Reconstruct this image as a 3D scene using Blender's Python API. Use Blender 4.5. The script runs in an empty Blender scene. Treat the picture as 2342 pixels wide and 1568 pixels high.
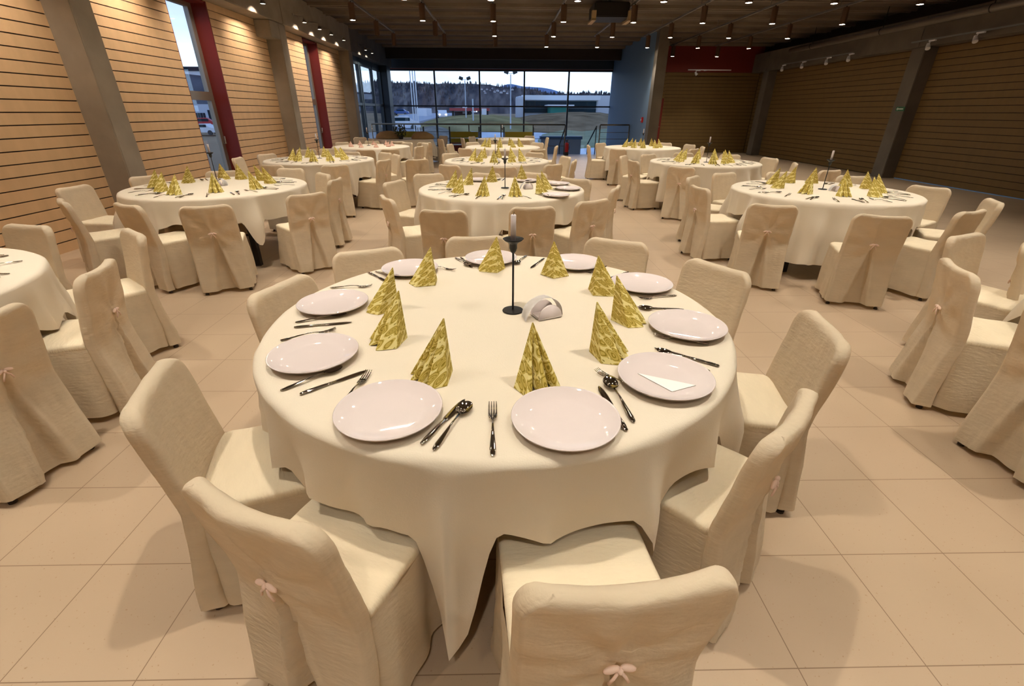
import bpy, bmesh, math, random
from mathutils import Vector, Matrix, noise
PI = math.pi
R = math.radians
S = bpy.context.scene
COL = S.collection

# ------------------------------------------------------------------ camera
FPX, PITCH, YAW, ROLL, CAMH = 1053.9, 26.591, 1.228, 0.291, 1.52
W, H = 2342.0, 1568.0
p_, y_, r_ = R(PITCH), R(YAW), R(ROLL)
FWD = Vector((math.sin(y_)*math.cos(p_), math.cos(y_)*math.cos(p_), -math.sin(p_)))
RT0 = Vector((math.cos(y_), -math.sin(y_), 0))
UP0 = RT0.cross(FWD)
RT = RT0*math.cos(r_) + UP0*math.sin(r_)
UP = UP0*math.cos(r_) - RT0*math.sin(r_)
CAMP = Vector((0, 0, CAMH))
cam = bpy.data.cameras.new('camera')
cam.sensor_width = 36.0
cam.lens = FPX/W*36.0
cam.clip_end = 3000
camo = bpy.data.objects.new('camera', cam)
COL.objects.link(camo)
camo.matrix_world = Matrix(((RT.x, UP.x, -FWD.x, 0), (RT.y, UP.y, -FWD.y, 0), (RT.z, UP.z, -FWD.z, CAMH), (0, 0, 0, 1)))
S.camera = camo

def at(px, py, z=None, X=None, Y=None):
    """where the sight line of a photo pixel meets a plane of the room"""
    d = RT*((px-W/2)/FPX) - UP*((py-H/2)/FPX) + FWD
    if z is not None: t = (z-CAMP.z)/d.z
    elif X is not None: t = (X-CAMP.x)/d.x
    else: t = (Y-CAMP.y)/d.y
    return CAMP + d*t

# ------------------------------------------------------------------ light, world, exposure
S.view_settings.view_transform = 'Standard'
S.view_settings.look = 'None'
S.view_settings.gamma = 1.0
S.view_settings.use_curve_mapping = False
S.view_settings.exposure = 0.0
SKY_STRENGTH = 2.2
SPOT_W = 146.0
SPOT_COL = (1.0, 0.90, 0.77)
WALL_W = 105.0
WALL_COL = (1.0, 0.85, 0.70)
CEILZ = 3.95

wd = bpy.data.worlds.new('sky'); S.world = wd; wd.use_nodes = True
nt = wd.node_tree; nt.nodes.clear()
def N(nt, t, **k):
    n = nt.nodes.new(t)
    for a, b in k.items(): setattr(n, a, b)
    return n
tc = N(nt, 'ShaderNodeTexCoord'); sep = N(nt, 'ShaderNodeSeparateXYZ')
nt.links.new(tc.outputs['Generated'], sep.inputs[0])
ramp = N(nt, 'ShaderNodeValToRGB')
ramp.color_ramp.elements[0].position = 0.0; ramp.color_ramp.elements[0].color = (.62, .80, 1.0, 1)
ramp.color_ramp.elements[1].position = 0.6; ramp.color_ramp.elements[1].color = (.19, .27, .44, 1)
e = ramp.color_ramp.elements.new(.09); e.color = (.76, .87, 1.0, 1)
e = ramp.color_ramp.elements.new(.19); e.color = (.21, .28, .44, 1)
nt.links.new(sep.outputs['Z'], ramp.inputs[0])
mp = N(nt, 'ShaderNodeMapping'); mp.inputs['Scale'].default_value = (2, 2, 9)
nt.links.new(tc.outputs['Generated'], mp.inputs[0])
nz = N(nt, 'ShaderNodeTexNoise'); nz.inputs['Scale'].default_value = 1.6; nz.inputs['Detail'].default_value = 5
nt.links.new(mp.outputs[0], nz.inputs['Vector'])
cr = N(nt, 'ShaderNodeValToRGB')
cr.color_ramp.elements[0].position = .35; cr.color_ramp.elements[0].color = (.80, .82, .88, 1)
cr.color_ramp.elements[1].position = .65; cr.color_ramp.elements[1].color = (1.12, 1.08, 1.04, 1)
nt.links.new(nz.outputs['Fac'], cr.inputs[0])
mx = N(nt, 'ShaderNodeMix', data_type='RGBA', blend_type='MULTIPLY'); mx.inputs['Factor'].default_value = 1
nt.links.new(ramp.outputs[0], mx.inputs['A']); nt.links.new(cr.outputs[0], mx.inputs['B'])
bg = N(nt, 'ShaderNodeBackground'); bg.inputs['Strength'].default_value = SKY_STRENGTH
nt.links.new(mx.outputs['Result'], bg.inputs['Color'])
wo = N(nt, 'ShaderNodeOutputWorld'); nt.links.new(bg.outputs[0], wo.inputs['Surface'])

# ------------------------------------------------------------------ materials
def srgb(*c):
    return tuple(((v/255)/12.92 if v/255 <= .04045 else ((v/255+.055)/1.055)**2.4) for v in c) + (1,)

def mat(name, col, rough=.6, metal=0, spec=.5, bump=0, bscale=40, var=0, vscale=6, stretch=None, sub=0, coat=0, trans=0):
    m = bpy.data.materials.new(name); m.use_nodes = True
    nt = m.node_tree; b = nt.nodes['Principled BSDF']
    b.inputs['Base Color'].default_value = col
    b.inputs['Roughness'].default_value = rough
    b.inputs['Metallic'].default_value = metal
    b.inputs['Specular IOR Level'].default_value = spec
    if coat: b.inputs['Coat Weight'].default_value = coat; b.inputs['Coat Roughness'].default_value = .05
    if bump or var:
        tc = N(nt, 'ShaderNodeTexCoord'); mp = N(nt, 'ShaderNodeMapping')
        if stretch: mp.inputs['Scale'].default_value = stretch
        nt.links.new(tc.outputs['Object'], mp.inputs[0])
    if var:
        n = N(nt, 'ShaderNodeTexNoise'); n.inputs['Scale'].default_value = vscale; n.inputs['Detail'].default_value = 4
        nt.links.new(mp.outputs[0], n.inputs['Vector'])
        r = N(nt, 'ShaderNodeValToRGB')
        r.color_ramp.elements[0].position = .3; r.color_ramp.elements[1].position = .7
        r.color_ramp.elements[0].color = tuple(c*(1-var) for c in col[:3])+(1,)
        r.color_ramp.elements[1].color = tuple(min(1, c*(1+var)) for c in col[:3])+(1,)
        nt.links.new(n.outputs['Fac'], r.inputs[0]); nt.links.new(r.outputs[0], b.inputs['Base Color'])
    if bump:
        n = N(nt, 'ShaderNodeTexNoise'); n.inputs['Scale'].default_value = bscale; n.inputs['Detail'].default_value = 5
        nt.links.new(mp.outputs[0], n.inputs['Vector'])
        bp = N(nt, 'ShaderNodeBump'); bp.inputs['Strength'].default_value = bump; bp.inputs['Distance'].default_value = .01
        nt.links.new(n.outputs['Fac'], bp.inputs['Height']); nt.links.new(bp.outputs[0], b.inputs['Normal'])
    if trans:
        tb = N(nt, 'ShaderNodeBsdfTranslucent'); tb.inputs['Color'].default_value = (min(1, col[0]*1.0), col[1]*.85, col[2]*.6, 1)
        ms = N(nt, 'ShaderNodeMixShader'); ms.inputs[0].default_value = trans
        o = nt.nodes['Material Output']
        nt.links.new(b.outputs[0], ms.inputs[1]); nt.links.new(tb.outputs[0], ms.inputs[2]); nt.links.new(ms.outputs[0], o.inputs['Surface'])
    return m

M = {}
M['cover'] = mat('cream_cotton', srgb(228, 213, 186), .85, spec=.2, bump=.42, bscale=24, var=.05, vscale=5, stretch=(1, 1, 3), trans=.26)
M['cover2'] = mat('cream_cotton_seat', srgb(232, 217, 188), .85, spec=.2, bump=.38, bscale=26, var=.04, vscale=5, stretch=(1, 3, 1), trans=.1)
M['cloth'] = mat('cream_table_linen', srgb(237, 225, 204), .8, spec=.25, bump=.12, bscale=220, var=.02, vscale=3, trans=.12)
M['tie'] = mat('pink_ribbon', srgb(245, 216, 198), .6)
M['foot'] = mat('dark_steel_leg', srgb(70, 60, 52), .4, metal=.7)
M['black'] = mat('black_iron', srgb(20, 18, 17), .45, spec=.4)
M['wax'] = mat('white_wax', srgb(230, 222, 225), .45, spec=.4)
M['china'] = mat('white_china', srgb(226, 214, 211), .03, spec=.6)
M['paper'] = mat('white_paper', srgb(244, 240, 236), .9)
M['steel'] = mat('polished_steel', srgb(196, 188, 176), .07, metal=1)
M['tabletop'] = mat('dark_table', srgb(30, 24, 20), .6)
M['concrete'] = mat('concrete', srgb(150, 138, 122), .8, bump=.3, bscale=12, var=.13, vscale=2.5)
M['concrete_dark'] = mat('concrete_dark', srgb(98, 90, 80), .85, bump=.3, bscale=12, var=.15, vscale=2)
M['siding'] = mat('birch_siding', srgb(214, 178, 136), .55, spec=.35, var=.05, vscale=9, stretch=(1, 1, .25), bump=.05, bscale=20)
M['siding_r'] = mat('birch_siding_shaded', srgb(112, 88, 50), .6, spec=.35, var=.05, vscale=9, stretch=(1, 1, .25))  # same birch as the left wall; the right side's shade is put into the colour
M['backing'] = mat('dark_gap', srgb(52, 38, 26), .9)
M['red'] = mat('dark_red_paint', srgb(112, 28, 16), .6)
M['bluewall'] = mat('grey_blue_wall', srgb(104, 128, 152), .7, bump=.1, bscale=60)
M['navy'] = mat('dark_blue_steel', srgb(34, 46, 58), .5)
M['frame'] = mat('dark_frame', srgb(40, 52, 62), .4)
M['alu'] = mat('aluminium_frame', srgb(150, 140, 128), .4, metal=.6)
M['ceiling'] = mat('brown_grey_ceiling', srgb(88, 77, 66), .85, var=.14, vscale=1.3)
M['ceilrib'] = mat('ceiling_rib', srgb(122, 109, 94), .8, var=.1, vscale=2)
M['ceildark'] = mat('ceiling_groove', srgb(52, 42, 34), .9)
M['lamp'] = mat('brown_lamp_can', srgb(92, 70, 52), .5, metal=.3)
M['track'] = mat('grey_track', srgb(120, 118, 116), .4, metal=.4)
M['rail'] = mat('steel_rail', srgb(130, 118, 100), .3, metal=.8)
M['olive'] = mat('olive_bench', srgb(150, 138, 30), .6)
M['maroon'] = mat('maroon_bench', srgb(96, 22, 16), .6)
M['firered'] = mat('extinguisher_red', srgb(150, 12, 10), .35)
M['plant'] = mat('dark_green_plant', srgb(58, 62, 18), .8, var=.3, vscale=30)
M['heap'] = mat('brown_fabric', srgb(150, 122, 84), .9, bump=.5, bscale=20, var=.1)
M['pinknap'] = mat('pink_napkin', srgb(236, 190, 168), .85)
M['sign'] = mat('green_sign', srgb(40, 92, 60), .5)
M['signw'] = mat('sign_white', srgb(200, 215, 200), .5)
M['white'] = mat('white_paint', srgb(215, 215, 220), .4)
M['acblack'] = mat('black_cassette', srgb(24, 20, 18), .5)
M['actan'] = mat('tan_bracket', srgb(176, 150, 112), .5)

def emis(name, col, st):
    m = bpy.data.materials.new(name); m.use_nodes = True
    b = m.node_tree.nodes['Principled BSDF']
    b.inputs['Base Color'].default_value = (0, 0, 0, 1)
    b.inputs['Emission Color'].default_value = col; b.inputs['Emission Strength'].default_value = st
    return m
M['glow'] = emis('lit_bulb', (1, .88, .70, 1), 140)
M['glowhot'] = emis('halogen', (1, .9, .75, 1), 14)
M['headlight'] = emis('headlight', (1, .85, .6, 1), 8)

def glassmat():
    m = bpy.data.materials.new('window_glass'); m.use_nodes = True
    nt = m.node_tree; nt.nodes.clear()
    g = N(nt, 'ShaderNodeBsdfGlossy'); g.inputs['Roughness'].default_value = 0.0
    t = N(nt, 'ShaderNodeBsdfTransparent'); t.inputs['Color'].default_value = (.90, .95, 1, 1)
    f = N(nt, 'ShaderNodeFresnel')
    ge = N(nt, 'ShaderNodeNewGeometry'); mi = N(nt, 'ShaderNodeMix', data_type='FLOAT')
    nt.links.new(ge.outputs['Backfacing'], mi.inputs[0]); mi.inputs[2].default_value = 1.45; mi.inputs[3].default_value = 1/1.45; nt.links.new(mi.outputs[0], f.inputs['IOR'])
    ms = N(nt, 'ShaderNodeMixShader'); o = N(nt, 'ShaderNodeOutputMaterial')
    nt.links.new(f.outputs[0], ms.inputs[0]); nt.links.new(t.outputs[0], ms.inputs[1]); nt.links.new(g.outputs[0], ms.inputs[2])
    nt.links.new(ms.outputs[0], o.inputs['Surface'])
    return m
M['glass'] = glassmat()

def floormat():
    m = bpy.data.materials.new('cream_floor_tile'); m.use_nodes = True
    nt = m.node_tree; b = nt.nodes['Principled BSDF']
    tc = N(nt, 'ShaderNodeTexCoord'); sp = N(nt, 'ShaderNodeSeparateXYZ'); nt.links.new(tc.outputs['Object'], sp.inputs[0])
    def line(sock, off):
        a = N(nt, 'ShaderNodeMath', operation='ADD'); a.inputs[1].default_value = off; nt.links.new(sock, a.inputs[0])
        mo = N(nt, 'ShaderNodeMath', operation='FLOORED_MODULO'); mo.inputs[1].default_value = .4; nt.links.new(a.outputs[0], mo.inputs[0])
        s = N(nt, 'ShaderNodeMath', operation='SUBTRACT'); s.inputs[1].default_value = .2; nt.links.new(mo.outputs[0], s.inputs[0])
        ab = N(nt, 'ShaderNodeMath', operation='ABSOLUTE'); nt.links.new(s.outputs[0], ab.inputs[0])
        g = N(nt, 'ShaderNodeMath', operation='GREATER_THAN'); g.inputs[1].default_value = .1984; nt.links.new(ab.outputs[0], g.inputs[0])
        return g
    gx, gy = line(sp.outputs['X'], -.1+8), line(sp.outputs['Y'], 8)
    mxx = N(nt, 'ShaderNodeMath', operation='MAXIMUM'); nt.links.new(gx.outputs[0], mxx.inputs[0]); nt.links.new(gy.outputs[0], mxx.inputs[1])
    n = N(nt, 'ShaderNodeTexNoise'); n.inputs['Scale'].default_value = 1.2; nt.links.new(tc.outputs['Object'], n.inputs['Vector'])
    r = N(nt, 'ShaderNodeValToRGB'); r.color_ramp.elements[0].position = .3; r.color_ramp.elements[1].position = .7
    r.color_ramp.elements[0].color = srgb(173, 151, 126); r.color_ramp.elements[1].color = srgb(183, 161, 135)
    nt.links.new(n.outputs['Fac'], r.inputs[0])
    sn = N(nt, 'ShaderNodeTexNoise'); sn.inputs['Scale'].default_value = 110; sn.inputs['Detail'].default_value = 1; nt.links.new(tc.outputs['Object'], sn.inputs['Vector'])
    sg = N(nt, 'ShaderNodeMath', operation='GREATER_THAN'); sg.inputs[1].default_value = .735; nt.links.new(sn.outputs['Fac'], sg.inputs[0])
    m1 = N(nt, 'ShaderNodeMix', data_type='RGBA'); nt.links.new(sg.outputs[0], m1.inputs['Factor']); nt.links.new(r.outputs[0], m1.inputs['A']); m1.inputs['B'].default_value = srgb(160, 132, 102)
    m2 = N(nt, 'ShaderNodeMix', data_type='RGBA'); nt.links.new(mxx.outputs[0], m2.inputs['Factor']); nt.links.new(m1.outputs['Result'], m2.inputs['A']); m2.inputs['B'].default_value = srgb(128, 104, 82)
    nt.links.new(m2.outputs['Result'], b.inputs['Base Color'])
    b.inputs['Roughness'].default_value = .34; b.inputs['Specular IOR Level'].default_value = .45
    return m
M['floor'] = floormat()

def napkinmat():
    m = bpy.data.materials.new('olive_paisley_paper'); m.use_nodes = True
    nt = m.node_tree; b = nt.nodes['Principled BSDF']; b.inputs['Roughness'].default_value = .85; b.inputs['Specular IOR Level'].default_value = .2
    uv = N(nt, 'ShaderNodeUVMap'); uv.uv_map = 'UVMap'
    # medallions: voronoi cells with ring linework
    v = N(nt, 'ShaderNodeTexVoronoi'); v.inputs['Scale'].default_value = 24; v.inputs['Randomness'].default_value = .35
    nw = N(nt, 'ShaderNodeTexNoise'); nw.inputs['Scale'].default_value = 20; nw.inputs['Detail'].default_value = 1
    nt.links.new(uv.outputs[0], nw.inputs['Vector'])
    vm = N(nt, 'ShaderNodeVectorMath', operation='MULTIPLY_ADD'); vm.inputs[1].default_value = (.035, .035, 0)
    nt.links.new(nw.outputs['Color'], vm.inputs[0]); nt.links.new(uv.outputs[0], vm.inputs[2])
    nt.links.new(vm.outputs[0], v.inputs['Vector'])
    def mth(op, a, bb=None):
        n = N(nt, 'ShaderNodeMath', operation=op)
        for i, s in enumerate((a, bb)):
            if s is None: continue
            if isinstance(s, (int, float)): n.inputs[i].default_value = s
            else: nt.links.new(s, n.inputs[i])
        return n.outputs[0]
    rings = mth('GREATER_THAN', mth('SINE', mth('MULTIPLY', v.outputs['Distance'], 34)), .55)
    inside = mth('LESS_THAN', v.outputs['Distance'], .52)
    v2 = N(nt, 'ShaderNodeTexVoronoi'); v2.inputs['Scale'].default_value = 75
    nt.links.new(uv.outputs[0], v2.inputs['Vector'])
    dots = mth('LESS_THAN', v2.outputs['Distance'], .28)
    c1 = N(nt, 'ShaderNodeMix', data_type='RGBA'); nt.links.new(inside, c1.inputs['Factor'])
    c1.inputs['A'].default_value = srgb(244, 232, 162); c1.inputs['B'].default_value = srgb(208, 186, 98)
    line = mth('MAXIMUM', mth('MULTIPLY', rings, inside), mth('MULTIPLY', dots, mth('SUBTRACT', 1, inside)))
    c2 = N(nt, 'ShaderNodeMix', data_type='RGBA'); nt.links.new(mth('MULTIPLY', line, .85), c2.inputs['Factor'])
    nt.links.new(c1.outputs['Result'], c2.inputs['A']); c2.inputs['B'].default_value = srgb(142, 122, 22)
    nt.links.new(c2.outputs['Result'], b.inputs['Base Color'])
    return m
M['napkin'] = napkinmat()

# ------------------------------------------------------------------ object helpers
def tag(o, label=None, cat=None, group=None, kind=None):
    if label: o['label'] = label
    if cat: o['category'] = cat
    if group: o['group'] = group
    if kind: o['kind'] = kind
    return o

def obj(name, bm, m=None, parent=None, smooth=False, recalc=True):
    me = bpy.data.meshes.new(name)
    if recalc: bmesh.ops.recalc_face_normals(bm, faces=bm.faces)
    bm.to_mesh(me); bm.free()
    if m is not None:
        for q in (m if isinstance(m, (list, tuple)) else [m]): me.materials.append(q)
    if smooth:
        for f in me.polygons: f.use_smooth = True
    o = bpy.data.objects.new(name, me); COL.objects.link(o)
    if parent: o.parent = parent
    return o

def empty(name, loc=(0, 0, 0), rz=0, label=None, cat=None, group=None, kind=None):
    o = bpy.data.objects.new(name, None); COL.objects.link(o); o.empty_display_size = .1
    o.location = loc; o.rotation_euler = (0, 0, rz)
    return tag(o, label, cat, group, kind)

def clone(o, parent=None):
    c = o.copy(); COL.objects.link(c)
    if parent is not None: c.parent = parent
    for ch in KIDS.get(o.name, []):
        clone2(ch, c)
    return c
KIDS = {}
def register(o):
    """remember a prototype's parts so copies can be made quickly"""
    KIDS[o.name] = [c for c in bpy.data.objects if c.parent == o]
    for c in KIDS[o.name]: register(c)
def clone2(o, parent):
    c = o.copy(); COL.objects.link(c); c.parent = parent
    for ch in KIDS.get(o.name, []): clone2(ch, c)
    return c

def box(bm, x0, y0, z0, x1, y1, z1, bev=0):
    r = bmesh.ops.create_cube(bm, size=1)
    vs = r['verts']
    for v in vs:
        v.co = Vector((x0+(v.co.x+.5)*(x1-x0), y0+(v.co.y+.5)*(y1-y0), z0+(v.co.z+.5)*(z1-z0)))
    if bev:
        es = list({e for v in vs for e in v.link_edges})
        bmesh.ops.bevel(bm, geom=es, offset=bev, segments=2, affect='EDGES')
    return vs
def boxbm(*a, **k):
    bm = bmesh.new(); box(bm, *a, **k); return bm

def tube(bm, pts, r, n=10, cap=True):
    """swept tube through points; r is a number or a list"""
    pts = [Vector(p) for p in pts]; rings = []
    for i, p in enumerate(pts):
        a = pts[max(0, i-1)]; b = pts[min(len(pts)-1, i+1)]
        d = (b-a).normalized()
        u = d.cross(Vector((0, 0, 1)))
        if u.length < 1e-3: u = Vector((1, 0, 0))
        u.normalize(); v = d.cross(u)
        rr = r[i] if isinstance(r, (list, tuple)) else r
        rings.append([bm.verts.new(p+(u*math.cos(2*PI*k/n)+v*math.sin(2*PI*k/n))*rr) for k in range(n)])
    loft(bm, rings, cap)
    return rings

def loft(bm, rings, cap=True, closed=True):
    for a, b in zip(rings, rings[1:]):
        n = len(a)
        for k in range(n if closed else n-1):
            bm.faces.new((a[k], a[(k+1) % n], b[(k+1) % n], b[k]))
    if cap:
        bm.faces.new(list(reversed(rings[0]))); bm.faces.new(rings[-1])

def lathe(bm, prof, n=32, c=(0, 0, 0)):
    rings = []
    for r, z in prof:
        if r < 1e-6: rings.append([bm.verts.new((c[0], c[1], c[2]+z))])
        else: rings.append([bm.verts.new((c[0]+r*math.cos(2*PI*k/n), c[1]+r*math.sin(2*PI*k/n), c[2]+z)) for k in range(n)])
    for a, b in zip(rings, rings[1:]):
        for k in range(n):
            k2 = (k+1) % n
            if len(a) == 1 and len(b) == 1: continue
            if len(a) == 1: bm.faces.new((a[0], b[k2], b[k]))
            elif len(b) == 1: bm.faces.new((a[k], a[k2], b[0]))
            else: bm.faces.new((a[k], a[k2], b[k2], b[k]))

def struct(name, bm, m, parent=None, smooth=False):
    o = obj(name, bm, m, parent, smooth)
    if parent is None: o['kind'] = 'structure'
    return o

# ------------------------------------------------------------------ the room
XL, XR, YB, YF = -5.2, 10.4, -5.0, 24.2      # left wall, right wall, behind the camera, glass front
YRAIL, YRW = 20.0, 21.3                       # edge of the raised floor, far right wall
XB = 5.05                                     # the blue wall
bm = bmesh.new()
box(bm, XL-.3, YB-.1, -.12, XB+.05, YRAIL+.15, 0)
box(bm, XB+.05, YB-.1, -.12, XR+.35, YRW+.2, 0)
struct('floor', bm, M['floor'])
struct('trim_1', boxbm(XL-.3, YRAIL+.15, -.75, XB, YF+.3, -.6), mat('lower_floor', srgb(120, 140, 165), .4))
struct('trim_2', boxbm(XL, YRAIL+.151, -.6, 3.0, YRAIL+.2, -.001), M['bluewall'])

# ceiling: panels with ribs across the room
bm = bmesh.new()
box(bm, XL-.3, YB-.1, CEILZ, XR+2.2, YF+.3, CEILZ+.15)
struct('ceiling', bm, M['ceiling'])
bm = bmesh.new(); bg_ = bmesh.new()
yy = -4.3
while yy < YF-.3:
    for dx in (0, .2):
        box(bm, XL, yy+dx, CEILZ-.075, XR+.2, yy+dx+.06, CEILZ+.001)
    box(bg_, XL, yy+.062, CEILZ-.012, XR+.2, yy+.198, CEILZ+.001)
    yy += 1.15
struct('ceiling.001', bm, M['ceilrib'])
struct('ceiling.002', bg_, M['ceildark'])

def boards(bm, bk, axis, w, a0, a1, z0, z1, pitch, sgn, gap=.012, th=.02):
    """horizontal boards over a dark backing; axis 'x' means the wall stands at x=w"""
    z = z0
    while z < z1-.01:
        zt = min(z+pitch-gap, z1)
        if axis == 'x': box(bm, min(w, w-sgn*th), a0, z, max(w, w-sgn*th), a1, zt)
        else: box(bm, a0, min(w, w-sgn*th), z, a1, max(w, w-sgn*th), zt)
        z += pitch
    w0, w1 = w-sgn*(th+.03), w-sgn*th
    if axis == 'x': box(bk, min(w0, w1), a0, z0, max(w0, w1), a1, z1)
    else: box(bk, a0, min(w0, w1), z0, a1, max(w0, w1), z1)

def solid(name, fn, m):
    bm = bmesh.new(); bk = bmesh.new(); fn(bm, bk)
    a = struct(name, bm, m)
    b = obj('backing', bk, M['backing'], a)
    return a

# left wall, two tall narrow windows cut into it
WIN = [(8.83, 9.95, .4, 3.22), (14.36, 15.34, .4, 3.22)]
PL = .125
def wl(bm, bk):
    segs = [(YB, WIN[0][0]), (WIN[0][1], WIN[1][0]), (WIN[1][1], 17.45)]
    for a, b in segs: boards(bm, bk, 'x', XL, a, b, 0, 3.3, PL, 1)
    for w in WIN: boards(bm, bk, 'x', XL, w[0], w[1], 0, .375, PL, 1)
solid('wall_left', wl, M['siding'])
bm = bmesh.new()
ycur = YB
for w in WIN:
    box(bm, XL-.36, ycur, -.1, XL-.052, w[0]-.02, CEILZ)
    box(bm, XL-.36, w[0]-.02, -.1, XL-.052, w[1]+.02, w[2]-.02)
    box(bm, XL-.36, w[0]-.02, w[3]+.02, XL-.052, w[1]+.02, CEILZ)
    ycur = w[1]+.02
box(bm, XL-.36, ycur, -.1, XL-.052, 17.8, CEILZ)
struct('wall_left_outer', bm, M['concrete_dark'])
for i, (y0, y1, z0, z1) in enumerate(WIN):
    t = empty('window_%d' % (i+1), (XL-.2, y0, z0), kind='structure')
    def wp(name, a, m):   # parts in the window's own frame
        bm = bmesh.new()
        for q in a: box(bm, q[0]+.2-XL, q[1]-y0, q[2]-z0, q[3]+.2-XL, q[4]-y0, q[5]-z0)
        return obj(name, bm, m, t)
    D = .30
    wp('red_lining', [(XL-D, y1-.03, z0, XL+.035, y1, z1), (XL-D, y0, z1-.03, XL+.02, y1-.03, z1), (XL-D, y0, z0, XL+.0, y0+.012, z1)], M['red'])
    wp('edge_strip', [(XL+.0, y1, z0, XL+.03, y1+.015, z1)], M['alu'])
    fx0, fx1 = XL-.30, XL-.22
    wp('window_frame', [(fx0, y0+.012, z0, fx1, y1-.03, z0+.06), (fx0, y0+.012, z1-.09, fx1, y1-.03, z1-.03),
        (fx0, y0+.012, z0+.06, fx1, y0+.07, z1-.09), (fx0, y1-.14, z0+.06, fx1, y1-.03, z1-.09), (fx0, y0+.07, 1.69, fx1, y1-.14, 1.83)], M['alu'])
    wp('window_pane', [(XL-.265, y0+.07, z0+.06, XL-.26, y1-.14, 1.69), (XL-.265, y0+.07, 1.83, XL-.26, y1-.14, z1-.09)], M['glass'])
    bm = bmesh.new(); tube(bm, [(XL-.22+.2-XL, y1-.09-y0, .55), (XL-.17+.2-XL, y1-.09-y0, .55), (XL-.17+.2-XL, y1-.09-y0, .68)], .012, 8)
    obj('window_handle', bm, M['alu'], t, smooth=True)

# concrete columns on the left wall with corbels and the beam above
for i, (y0, y1) in enumerate([(.75, 1.05), (6.47, 6.80), (12.20, 12.55), (17.35, 17.75)]):
    bm = bmesh.new(); box(bm, XL-.02, y0, 0, XL+.32, y1, 3.24, bev=.012)
    if i == 2:
        box(bm, XL-.02, y0-.45, 2.93, XL+.32, y0+.01, 3.235, bev=.012)
    struct('trim_%d' % (3+i), bm, M['concrete'])
bm = bmesh.new()
ys = [YB, .9, 6.63, 12.38, 17.55]
for a, b in zip(ys, ys[1:]): box(bm, XL-.05, a+.006, 3.245, XL+.36, b-.006, CEILZ-.02, bev=.01)
struct('trim_7', bm, M['concrete'])
struct('trim_8', boxbm(XL-.05, 17.56, 3.25, XL+.36, 23.6, CEILZ-.02), M['concrete_dark'])

# side glazing at the left of the glass bay
t = empty('window_3', (XL, 17.8, -.6), kind='structure')
bm = bmesh.new()
for y0 in (17.76, 19.3, 19.5, 21.2, 22.55): box(bm, -.06, y0-17.8, 0, .06, y0-17.8+.09, 3.85)
for z in (0, 2.32, 3.62): box(bm, -.05, 0, z, .05, 4.8, z+.08)
obj('window_frame', bm, M['frame'], t)
obj('window_pane', boxbm(-.01, 0, 0, .01, 4.8, 3.7), M['glass'], t)
struct('trim_9', boxbm(XL-.1, 22.62, -.6, XL+.34, 23.3, CEILZ), M['navy'])
struct('trim_10', boxbm(XL-.06, 17.7, 3.1, XL+.06, 22.7, 3.26), M['navy'])

# glass front
WZ = 3.2
t = empty('window_4', (0, YF, -.6), kind='structure')
bm = bmesh.new()
mull = [at(px, 200, Y=YF).x for px in (892, 995, 1097, 1199, 1300, 1401)]
for x in mull: box(bm, x-.035, -.06, 0, x+.035, .06, 3.8)
for z in (0, 1.76+.6, WZ+.6): box(bm, mull[0], -.055, z-.03, mull[-1], .055, z+.03)
obj('window_frame', bm, M['frame'], t)
obj('window_pane', boxbm(mull[0], -.008, 0, mull[-1], .008, WZ+.6), M['glass'], t)
obj('red_edge', boxbm(mull[0], -.07, WZ+.63, mull[-1], -.02, WZ+.66), M['red'], t)
struct('trim_11', boxbm(XL, YF-.1, WZ+.07, XB+.2, YF+.2, CEILZ), M['navy'])
struct('trim_12', boxbm(XL-.1, YF-.25, -.6, mull[0]-.03, YF+.2, WZ+.07), M['navy'])
struct('trim_13', boxbm(XL+.35, 22.6, 3.5, XB-.02, 22.85, CEILZ), M['ceildark'])

# blue wall, far right wall, right wall
struct('wall_middle', boxbm(XB, 17.75, -.6, XB+.14, YF+.15, CEILZ), M['bluewall'])
struct('trim_14', boxbm(XB-.02, 17.4, 0, XB+.32, 17.75, CEILZ), M['concrete_dark'])
def wb(bm, bk):
    boards(bm, bk, 'y', YRW, XB+.141, 6.27, 0, 2.98, .13, -1)
    boards(bm, bk, 'y', YRW, 6.65, XR, 0, 2.98, .13, -1)
    boards(bm, bk, 'y', YRW, 6.27, 6.65, 2.06, 2.98, .13, -1)
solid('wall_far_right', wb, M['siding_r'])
struct('wall_upper_red', boxbm(XB+.141, YRW-.03, 2.985, XR, YRW+.1, CEILZ), M['red'])
d = empty('door_1', (6.46, YRW, 0), kind='structure')
obj('door_leaf', boxbm(-.19, -.025, 0, .19, .03, 2.05), M['red'], d)
bm = bmesh.new(); tube(bm, [(.13, -.025, 1.0), (.13, -.07, 1.0), (.05, -.07, 1.0)], .01, 8); obj('door_handle', bm, M['rail'], d)
def wr(bm, bk):
    boards(bm, bk, 'x', XR, YB, YRW-.03, .02, 2.98, .14, -1)
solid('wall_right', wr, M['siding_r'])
for i, y0 in enumerate((5.6, 12.75, 19.95)):
    struct('trim_%d' % (15+i), boxbm(XR-.32, y0, 0, XR+.02, y0+.42, 2.96, bev=.012), M['concrete_dark'])
bm = bmesh.new()
for a, b in ((YB, 5.8), (5.8, 12.96), (12.96, 20.1), (20.1, YRW)): box(bm, XR-.34, a+.006, 2.965, XR+.02, b-.006, 3.6)
struct('trim_18', bm, M['concrete_dark'])
struct('wall_right_upper', boxbm(XR+.3, YB, 3.0, XR+.5, YRW+.1, CEILZ), M['ceildark'])  # dark sheet standing in for the shade of the recess above the beam
struct('baseboard_right', boxbm(XR-.012, 8.0, .0, XR-.001, 12.7, .018), mat('pale_blue_edge', srgb(120, 160, 215), .4))
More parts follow.
